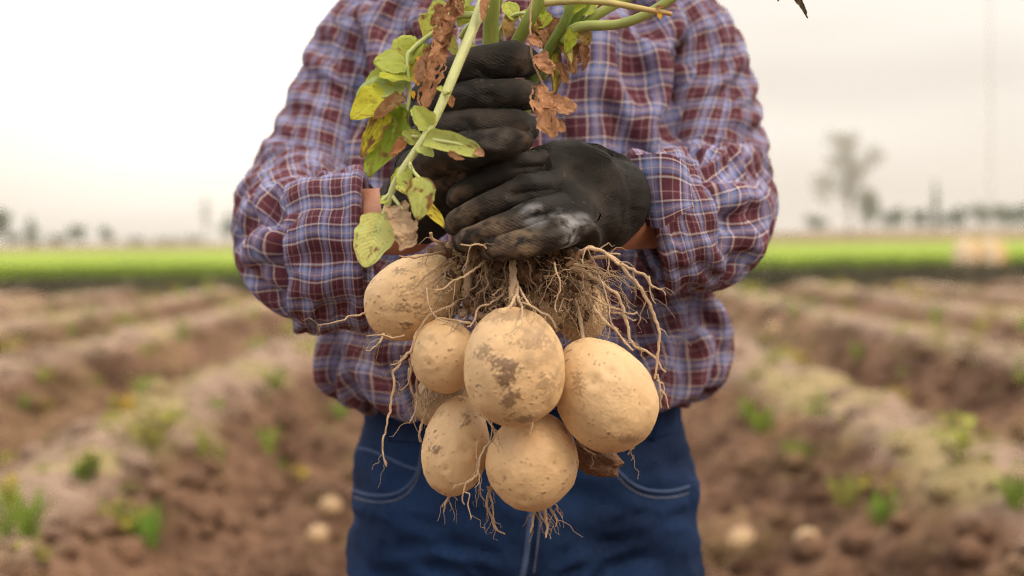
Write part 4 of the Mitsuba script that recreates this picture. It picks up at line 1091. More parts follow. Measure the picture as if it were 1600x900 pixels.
def leaf(base, tip, w, face=(0, -1, 0.2), col=(0.35, 0.45, 0.10), col2=None, fold=0.25, curl=0.2, roll=0.0, wave=0.09, crumple=0.03, brown=0.0, seed=0, holes=0.0, dry=False, name='leaf', nl=44, nw=13, label=None, blunt=1.0):
    """A leaf blade from base to tip (pixels with distances); w its width in pixels; roll bends it into a scroll, crumple shrivels it."""
    b, t = at(*base), at(*tip)
    ax = t - b; L = np.linalg.norm(ax); ax /= L
    sd = norm(np.cross(ax, norm(np.asarray(face, float)))); nr = np.cross(sd, ax)
    W = w * base[2] / FPX / 2
    q, j = np.meshgrid(np.linspace(0, 1, nl), np.linspace(-1, 1, 2 * nw + 1), indexing='ij')
    out = np.clip(np.sin(np.pi * np.clip(q, 0, 1) ** 0.72), 0, None) ** (0.62 * blunt)
    out *= 1 + 0.10 * (vnoise(np.stack([q * 7, np.sign(j) * 3, 0 * q + seed], -1), 2) - 0.5) * 2
    if dry: out *= 1 + 0.30 * (vfbm(np.stack([q * 16, np.sign(j) * 3, 0 * q + seed], -1), 3, 2) - 0.5) * 2
    x = j * W * out
    if roll:
        R = W / roll
        lat, hgt = R * np.sin(x / R), R * (1 - np.cos(x / R))
    else:
        lat, hgt = x * math.cos(fold), np.abs(x) * math.sin(fold)
    veins = np.cos((q * 13 - np.abs(j) * 3.2) * 2 * np.pi) * 0.010 * W * 2 * np.exp(-np.abs(j))
    hgt = hgt + veins + wave * L * (vfbm(np.stack([q * 4, j * 1.6, 0 * q + seed * 1.7], -1), 2, seed) - 0.5) * (0.35 + np.abs(j)) * 2
    P = b + ax * (q * L)[..., None] + sd * lat[..., None] + nr * (hgt + curl * L * (q * (1 - q)) * 1.0)[..., None]
    if crumple:
        k = 2.6 / max(L, 0.02)
        n3 = np.stack([vfbm(P * k + 11 * s + seed, 4, seed + s) - 0.5 for s in range(3)], -1)
        P = P + n3 * crumple * L
        n4 = np.stack([np.abs(vfbm(P * k * 1.9 + 7 * s + seed, 3, seed + s + 20) - 0.5) for s in range(3)], -1)
        P = P - n4 * crumple * L * 0.55
    c1 = np.array(col); c2 = np.array(col2 if col2 is not None else c1 * [1.25, 1.1, 0.7])
    m1 = vfbm(np.stack([q * 5, j * 2.5, 0 * q + seed], -1), 3, seed + 4)[..., None]
    C = c1 * (1 - m1) + c2 * m1
    rib = np.exp(-(np.abs(j) / 0.07) ** 2)[..., None] * 0.32 + (np.cos((q * 13 - np.abs(j) * 3.2) * 2 * np.pi) > 0.86)[..., None] * 0.12
    C = C * (1 - rib) + (C * 1.35 + 0.03) * rib
    if brown > 0:
        e = np.maximum(np.abs(j), np.clip(q * 1.25 - 0.25, 0, 1))
        bm = np.clip((vfbm(np.stack([q * 6, j * 3, 0 * q + seed * 2.1], -1), 4, seed + 9) - 0.62 + 0.30 * e * brown * 1.6 - 0.1 + 0.22 * brown) * 7, 0, 1)[..., None]
        spots = np.clip((vnoise(np.stack([q * 22, j * 12, 0 * q + seed], -1), 6) - 0.86) * 12, 0, 1)[..., None] * 0.8
        bm = np.maximum(bm, spots)
        C = C * (1 - bm) + np.array([0.22, 0.115, 0.055]) * (0.6 + 0.8 * m1) * bm
    f = grid_faces(nl, 2 * nw + 1, False)
    if dry:
        pale = np.clip((vfbm(np.stack([q * 9, j * 4, 0 * q + seed * 1.9], -1), 3, seed + 31) - 0.45) * 2.5 + 0.5 * (np.abs(j) > 0.86), 0, 1)[..., None] * 0.6
        C = C * (1 - pale) + np.array([0.46, 0.29, 0.18]) * pale
    if holes:
        hm = vfbm(np.stack([q * 7, j * 4, 0 * q + seed * 3.3], -1), 3, seed + 2).ravel()
        edge = np.maximum(np.abs(j), 0).ravel()
        f = f[(hm[f] - 0.08 * edge[f]).min(1) > 0.24 + 0.16 * holes]
    key = put(name, (P.reshape(-1, 3), f), 'm_leaf_dry' if dry else 'm_leaf', plant, smooth=True, color=np.clip(C.reshape(-1, 3), 0, 1))
    if label: lab(key, label)
    return key


LG, YG, DG, DRY, DRY2 = (0.42, 0.51, 0.15), (0.50, 0.53, 0.07), (0.23, 0.34, 0.05), (0.30, 0.145, 0.075), (0.22, 0.11, 0.06)
# left cluster
leaf((636, 100, 1.120), (583, 98, 1.110), 46, (0.1, -1, 0.5), LG, (0.42, 0.46, 0.09), fold=0.15, brown=0.15, seed=1)
leaf((640, 118, 1.122), (592, 122, 1.100), 46, (-0.2, -1, 0.6), (0.40, 0.46, 0.09), fold=0.2, brown=0.1, seed=31)
leaf((634, 125, 1.118), (556, 152, 1.105), 46, (0, -1, 0.35), (0.36, 0.46, 0.17), (0.42, 0.5, 0.2), fold=0.15, seed=2, label='pale green leaf on the left')
leaf((622, 140, 1.112), (548, 188, 1.092), 58, (-0.2, -1, 0.3), YG, (0.5, 0.46, 0.05), fold=0.2, brown=0.25, seed=3, label='yellow-green leaf with brown edge')
leaf((626, 166, 1.110), (578, 278, 1.085), 62, (-0.25, -1, 0.15), DG, (0.28, 0.36, 0.04), fold=0.25, curl=-0.1, brown=0.32, seed=4, label='hanging green leaf turning yellow and brown')
leaf((606, 172, 1.098), (566, 248, 1.088), 34, (-0.3, -1, 0.1), (0.40, 0.40, 0.03), (0.45, 0.38, 0.04), fold=0.2, brown=0.5, seed=5)
leaf((630, 150, 1.100), (586, 186, 1.075), 34, (0.2, -1, 0.5), (0.32, 0.30, 0.16), DRY, roll=1.6, brown=0.75, crumple=0.08, seed=6, label='withered folded leaf, half brown')
leaf((620, 160, 1.120), (632, 212, 1.105), 34, (0, -1, 0.2), (0.35, 0.42, 0.16), fold=0.3, brown=0.2, seed=7)
leaf((650, 62, 1.145), (628, 108, 1.128), 44, (-0.2, -1, 0.2), (0.34, 0.40, 0.10), fold=0.35, brown=0.2, crumple=0.08, seed=8)
leaf((668, 70, 1.150), (650, 128, 1.130), 40, (0.2, -1, 0.1), (0.40, 0.45, 0.12), fold=0.5, brown=0.15, crumple=0.08, seed=9)
leaf((672, 22, 1.160), (664, 62, 1.150), 34, (0.2, -1, 0.2), (0.40, 0.44, 0.12), fold=0.4, brown=0.2, crumple=0.1, seed=10)
for px, py in ((654, 88), (648, 118), (652, 122), (645, 142)):
    leaf((px, py, 1.10), (px + 2, py + 13, 1.095), 8, (0, -1, 0), (0.6, 0.34, 0.05), fold=0.3, crumple=0.1, seed=px + py, nl=12, nw=4, name='small_leaf')
# brown shrivelled leaf hanging down beside the stalk
leaf((712, -12, 1.100), (692, 60, 1.085), 36, (0.3, -1, 0), DRY2, DRY, roll=1.5, crumple=0.30, wave=0.16, seed=11, holes=0.25, dry=True, nl=60, nw=18, blunt=0.5, label='brown shrivelled leaf hanging by the stalk')
leaf((702, 30, 1.088), (670, 112, 1.078), 36, (-0.2, -1, 0.1), DRY2, DRY, roll=1.3, crumple=0.26, wave=0.15, seed=12, holes=0.35, dry=True, nl=60, nw=18, blunt=0.5)
leaf((694, 60, 1.082), (664, 164, 1.068), 36, (0.1, -1, 0), DRY, (0.36, 0.19, 0.11), roll=1.1, crumple=0.18, wave=0.12, seed=13, holes=0.3, dry=True, nl=64, nw=20, blunt=0.35)
leaf((668, 88, 1.085), (655, 128, 1.080), 26, (-0.4, -1, 0), (0.38, 0.22, 0.14), DRY, roll=1.1, crumple=0.15, seed=14, dry=True, blunt=0.5)
leaf((708, -10, 1.10), (722, 26, 1.09), 22, (0.4, -1, 0), DRY, DRY2, roll=1.4, crumple=0.25, seed=15, holes=0.4, dry=True)
leaf((758, -14, 1.085), (753, 34, 1.078), 20, (0.2, -1, 0), DRY, (0.36, 0.19, 0.11), roll=1.5, crumple=0.14, seed=16, dry=True, label='small brown curled leaf hanging over the thick stem')
# leaflets along the stalk
leaf((673, 200, 1.058), (646, 166, 1.050), 36, (0.2, -1, -0.1), (0.40, 0.48, 0.15), fold=0.35, curl=0.25, seed=17)
leaf((650, 168, 1.066), (662, 192, 1.058), 26, (0.1, -1, 0.2), (0.40, 0.50, 0.14), fold=0.3, seed=41)
leaf((664, 218, 1.054), (752, 241, 1.040), 46, (0.05, -1, 0.30), (0.40, 0.47, 0.14), (0.47, 0.50, 0.15), roll=1.35, wave=0.03, brown=0.22, seed=18, blunt=0.6, label='rolled pale green leaflet with a brown tip lying across the glove')
leaf((742, 236, 1.041), (758, 243, 1.036), 17, (0, -1, 0.3), (0.36, 0.22, 0.13), DRY, roll=1.1, crumple=0.2, dry=True, seed=90, nl=20, nw=7, name='small_leaf')
leaf((700, 237, 1.038), (726, 249, 1.036), 12, (0, -1, -0.3), (0.30, 0.17, 0.09), DRY, fold=0.2, crumple=0.1, dry=True, seed=91, nl=20, nw=7, name='small_leaf')
leaf((653, 226, 1.058), (678, 245, 1.050), 24, (0, -1, 0.4), (0.42, 0.52, 0.22), fold=0.35, seed=19)
leaf((652, 222, 1.064), (628, 206, 1.062), 26, (0, -1, 0.3), (0.38, 0.45, 0.15), fold=0.4, brown=0.2, seed=20)
leaf((634, 214, 1.064), (613, 243, 1.058), 24, (0.2, -1, 0.2), (0.36, 0.15, 0.05), DRY, roll=1.3, crumple=0.2, seed=21, dry=True, label='small rust-brown curled leaflet')
leaf((668, 198, 1.060), (681, 205, 1.056), 9, (0, -1, 0.2), LG, fold=0.2, seed=22, nl=14, nw=5, name='small_leaf')
leaf((690, 150, 1.063), (706, 143, 1.058), 10, (0, -1, 0.2), LG, fold=0.2, seed=23, nl=14, nw=5, name='small_leaf')
leaf((694, 140, 1.066), (682, 138, 1.062), 10, (0, -1, 0.2), LG, fold=0.2, seed=24, nl=14, nw=5, name='small_leaf')
leaf((702, 148, 1.07), (706, 168, 1.066), 14, (0.3, -1, 0.2), DRY2, fold=0.3, seed=25, crumple=0.1, dry=True, nl=20, nw=6, name='small_leaf')
leaf((632, 258, 1.060), (642, 300, 1.050), 34, (-0.4, -1, 0.1), (0.36, 0.44, 0.13), fold=0.4, brown=0.25, seed=26)
leaf((634, 262, 1.068), (612, 292, 1.066), 22, (-0.4, -1, 0.1), (0.36, 0.42, 0.06), fold=0.3, brown=0.15, seed=27)
leaf((622, 286, 1.054), (642, 306, 1.048), 22, (0.1, -1, 0.4), (0.40, 0.48, 0.16), fold=0.35, brown=0.3, seed=28)
leaf((660, 276, 1.047), (654, 344, 1.038), 46, (0.15, -1, 0.12), (0.38, 0.46, 0.15), (0.46, 0.48, 0.14), fold=0.35, curl=0.25, brown=0.45, crumple=0.05, seed=29, label='wilting pale leaflet with brown lower edge')
leaf((662, 318, 1.056), (694, 354, 1.046), 22, (0.2, -1, 0.3), (0.50, 0.46, 0.08), fold=0.25, curl=0.2, brown=0.25, seed=30, label='small yellow leaflet')
leaf((606, 308, 1.062), (594, 318, 1.058), 14, (0, -1, 0.2), LG, fold=0.3, seed=32, nl=14, nw=5, name='small_leaf')
leaf((622, 318, 1.054), (640, 390, 1.038), 52, (0.1, -1, 0.1), (0.36, 0.24, 0.15), (0.46, 0.36, 0.25), roll=1.2, crumple=0.32, wave=0.10, seed=33, dry=True, nl=56, nw=18, blunt=0.5, label='crumpled grey-brown leaflet')
leaf((598, 334, 1.062), (571, 418, 1.044), 66, (-0.12, -1, 0.18), (0.44, 0.54, 0.20), (0.62, 0.58, 0.20), fold=0.22, curl=0.14, wave=0.05, brown=0.24, seed=34, nl=70, nw=24, blunt=0.9, label='large oval end leaflet, pale green with yellow edges and brown marks')
# right side dried leaves on the thin stalk
leaf((826, 58, 1.088), (846, 74, 1.080), 22, (0.2, -1, 0.2), DRY, (0.42, 0.22, 0.12), roll=1.2, crumple=0.35, wave=0.2, seed=35, dry=True)
leaf((836, 84, 1.086), (866, 118, 1.078), 32, (0.1, -1, 0.2), DRY, (0.45, 0.24, 0.14), roll=1.0, crumple=0.3, wave=0.2, seed=36, dry=True, label='crumpled brown leaflet on the thin hanging stalk')
leaf((843, 134, 1.085), (862, 216, 1.072), 44, (0.1, -1, 0.1), (0.36, 0.18, 0.09), (0.48, 0.26, 0.15), roll=1.0, crumple=0.18, wave=0.14, seed=37, dry=True, nl=60, nw=20, blunt=0.5, holes=0.3, label='torn brown leaf hanging beside the upper glove')
leaf((850, 160, 1.08), (902, 172, 1.07), 30, (0, -1, 0.4), (0.36, 0.18, 0.09), (0.48, 0.26, 0.15), roll=0.9, crumple=0.2, wave=0.12, seed=38, dry=True, blunt=0.6)
leaf((856, 188, 1.08), (884, 204, 1.075), 22, (0, -1, 0.3), (0.36, 0.18, 0.09), (0.46, 0.25, 0.14), roll=0.9, crumple=0.2, seed=39, dry=True)
leaf((884, 62, 1.170), (898, 116, 1.150), 36, (0.2, -1, 0.1), DRY2, (0.42, 0.24, 0.10), roll=0.9, crumple=0.2, seed=40, dry=True)
leaf((868, 80, 1.165), (868, 150, 1.150), 24, (0.1, -1, 0), (0.42, 0.42, 0.07), fold=0.4, crumple=0.12, brown=0.5, seed=42)
leaf((884, 64, 1.150), (893, 98, 1.140), 12, (0.2, -1, 0), (0.48, 0.50, 0.22), roll=1.0, seed=43)
leaf((905, 44, 1.160), (920, 72, 1.155), 30, (0.3, -1, 0.2), (0.40, 0.38, 0.14), DRY, fold=0.4, crumple=0.25, brown=0.4, seed=44)
leaf((836, 22, 1.180), (852, 66, 1.165), 50, (0, -1, 0.1), DRY2, DRY, roll=0.9, crumple=0.28, seed=45, dry=True, holes=0.3)
leaf((862, 30, 1.175), (868, 64, 1.170), 40, (0.2, -1, 0.1), (0.16, 0.09, 0.05), DRY, roll=0.9, crumple=0.28, seed=46, dry=True)
leaf((880, 20, 1.150), (915, 8, 1.140), 34, (0, -1, 0.3), (0.36, 0.44, 0.08), fold=0.4, brown=0.1, seed=47)
leaf((800, 20, 1.170), (792, 60, 1.160), 26, (0, -1, 0.1), DRY, (0.4, 0.3, 0.1), roll=1.1, crumple=0.2, seed=48, dry=True)
leaf((835, 0, 1.150), (848, 24, 1.145), 30, (0.2, -1, 0.2), DG, fold=0.4, seed=49)
leaf((895, 42, 1.142), (884, 84, 1.14), 24, (0.3, -1, 0.2), (0.34, 0.42, 0.07), fold=0.5, seed=50)
leaf((742, 70, 1.18), (722, 92, 1.17), 30, (0, -1, 0.3), (0.45, 0.45, 0.12), fold=0.4, brown=0.3, crumple=0.15, seed=51)
leaf((1028, 17, 1.086), (1033, 31, 1.082), 9, (0, -1, 0), (0.55, 0.34, 0.05), fold=0.3, crumple=0.2, seed=52, nl=14, nw=5, name='small_leaf')
leaf((1026, 14, 1.086), (1040, 11, 1.08), 8, (0, -1, 0.5), DRY2, fold=0.6, crumple=0.3, seed=53, nl=14, nw=5, dry=True, name='small_leaf')
# more of the bushy left side and the tangle at the top
for i, (bx, by, bY, tx, ty, tY, w, c, br) in enumerate((
        (648, 58, 1.150, 612, 82, 1.140, 34, LG, 0.1), (700, 6, 1.165, 672, 40, 1.155, 40, LG, 0.2), (690, 46, 1.165, 712, 88, 1.160, 26, (0.42, 0.44, 0.14), 0.2), (660, 90, 1.140, 640, 124, 1.130, 26, YG, 0.3),
        (742, 10, 1.150, 716, 40, 1.140, 30, (0.40, 0.45, 0.10), 0.1), (730, -6, 1.140, 712, 20, 1.13, 30, LG, 0.3), (596, 150, 1.112, 560, 176, 1.105, 40, (0.40, 0.46, 0.10), 0.1), (608, 118, 1.125, 572, 128, 1.115, 34, LG, 0.1),
        (632, 190, 1.110, 616, 232, 1.100, 32, (0.30, 0.40, 0.12), 0.1), (600, 210, 1.106, 588, 252, 1.100, 34, DG, 0.4), (640, 205, 1.108, 660, 226, 1.104, 20, LG, 0.2), (905, 20, 1.150, 936, 2, 1.150, 28, LG, 0.0),
        (858, 20, 1.172, 830, 48, 1.168, 34, (0.30, 0.38, 0.07), 0.2), (872, 60, 1.175, 900, 82, 1.170, 26, (0.40, 0.40, 0.14), 0.5), (812, 20, 1.168, 838, 40, 1.163, 26, (0.44, 0.46, 0.12), 0.3), (790, 4, 1.170, 806, 34, 1.165, 30, LG, 0.1))):
    leaf((bx, by, bY), (tx, ty, tY), w, (prng.uniform(-0.4, 0.4), -1, prng.uniform(0, 0.6)), c, fold=prng.uniform(0.2, 0.5), curl=prng.uniform(-0.1, 0.3), brown=br, crumple=0.07, seed=100 + i, nl=32, nw=10)
for i, (bx, by, bY, tx, ty, tY, w) in enumerate(((704, 30, 1.10, 690, 82, 1.09, 24), (690, 6, 1.12, 676, 40, 1.11, 24), (908, 60, 1.17, 912, 112, 1.16, 18), (846, 44, 1.165, 862, 84, 1.16, 30), (826, 28, 1.17, 846, 52, 1.165, 26), (872, 96, 1.155, 886, 132, 1.15, 20))):
    leaf((bx, by, bY), (tx, ty, tY), w, (0.3, -1, 0.1), DRY2, DRY, roll=1.1, crumple=0.24, wave=0.14, dry=True, seed=130 + i, nl=32, nw=10)
# the top of the plant, mostly above the picture
for i, (bx, by, tx, ty, w) in enumerate(((776, -150, 700, -190, 90), (776, -160, 800, -240, 90), (862, -40, 850, -120, 70), (930, -30, 985, -90, 80), (1030, -30, 1100, -70, 80), (1075, -20, 1140, -10, 70), (790, -30, 740, -80, 70))):
    leaf((bx, by, 1.13), (tx, ty, 1.08), w, (0, -0.6, 0.8), LG, fold=0.25, curl=0.2, brown=0.2, seed=60 + i)
stem([(1030, -30, 1.13), (1100, -75, 1.12), (1170, -70, 1.11), (1215, -38, 1.105), (1238, -10, 1.10), (1250, 8, 1.10), (1262, 28, 1.10)], 6, 1.3, (0.20, 0.20, 0.08), n=50, tip=(0.06, 0.045, 0.03))
leaf((1232, -16, 1.10), (1260, 22, 1.098), 15, (0.3, -1, 0), (0.05, 0.05, 0.03), (0.08, 0.06, 0.04), roll=1.4, crumple=0.12, seed=70, dry=True, label='dark dry leaf tip drooping in at the top right')
leaf((1222, -30, 1.10), (1214, 3, 1.098), 8, (0.3, -1, 0), (0.05, 0.06, 0.04), roll=1.2, crumple=0.15, seed=71, dry=True)


# roots: thick ones one by one, the hair-fine ones together
RC = np.array([0.47, 0.335, 0.215])
fine = []


def root_line(pts, n, jit, seed):
    c = curve([at(*q) for q in pts], n)
    t = np.linspace(0, 1, n)[:, None]
    k = np.linalg.norm(np.diff(c, axis=0), axis=1).sum()
    for amp, fr in ((jit, 22 * k / 0.1), (jit * 0.45, 60 * k / 0.1)):
        nz = np.stack([vnoise(np.stack([t[:, 0] * fr * 0.5, 0 * t[:, 0] + seed * 1.37 + s * 9, 0 * t[:, 0]], -1), seed + s) - 0.5 for s in range(3)], -1)
        c = c + nz * amp * np.minimum(1, t * 8)
    return c


def root_col(v, seed, k=1.0):
    return np.clip(RC * k * (0.65 + 0.7 * vfbm(v * 160 + seed, 3, 3))[:, None], 0, 1)


def root(pts, r0, r1, jit=0.002, seed=0, twigs=4, n=None, k=1.0, sides=7, single=True):
    if n is None: n = 12 + int(sum(math.hypot(a[0] - b[0], a[1] - b[1]) for a, b in zip(pts, pts[1:])) / 4)
    c = root_line(pts, n, jit, seed)
    Y = pts[0][2]
    r = np.linspace(r0, r1, n) * (0.82 if r0 < 5 else 1.0) * Y / FPX * (1 + 0.35 * (vnoise(np.stack([np.arange(n) * 0.4, 0 * np.arange(n) + seed, 0 * np.arange(n)], -1), 5) - 0.5))
    v, f = tube(c, r, sides)
    if single: put('root', (v, f), 'm_root', plant, smooth=True, color=root_col(v, seed, k))
    else: fine.append((v, f))
    rg = np.random.default_rng(seed + 1000)
    for _ in range(twigs):
        i = rg.integers(int(n * 0.15), n - 1)
        d = norm(c[min(i + 2, n - 1)] - c[max(i - 2, 0)])
        side = norm(np.cross(d, rg.normal(size=3)))
        l = rg.uniform(0.006, 0.022)
        g = np.array([0, 0, -1.0])
        m = 12
        tt = np.linspace(0, 1, m)[:, None]
        cc = c[i] + (d * 0.5 + side * 0.8) * l * tt + g * l * 0.5 * tt ** 2
        cc = cc + (np.stack([vnoise(np.stack([tt[:, 0] * 5, 0 * tt[:, 0] + seed + s * 3 + i, 0 * tt[:, 0]], -1), s) - 0.5 for s in range(3)], -1)) * 0.005 * tt
        fine.append(tube(cc, np.linspace(min(r[i] * 0.55, 0.0006), 0.00018, m), 5))
    return c


# the stout stolons
for pts, a, b in (([(742, 372, 1.135), (735, 410, 1.125), (728, 445, 1.12), (729, 470, 1.12), (718, 494, 1.115)], 8, 6), ([(729, 462, 1.12), (738, 482, 1.12), (752, 492, 1.12), (772, 490, 1.115)], 6, 4), ([(801, 395, 1.10), (801, 430, 1.09), (799, 478, 1.075)], 5.5, 5.5),
                  ([(885, 430, 1.16), (895, 462, 1.14), (905, 490, 1.12), (911, 528, 1.10)], 4.5, 4), ([(845, 400, 1.14), (846, 440, 1.14), (850, 475, 1.14)], 8, 6), ([(815, 395, 1.15), (822, 420, 1.15), (822, 438, 1.145)], 8, 9),
                  ([(700, 380, 1.14), (715, 400, 1.14), (735, 405, 1.14)], 5, 5)):
    root(pts, a, b, 0.002, int(a * 10 + pts[0][0]), 3, k=0.85, sides=10)
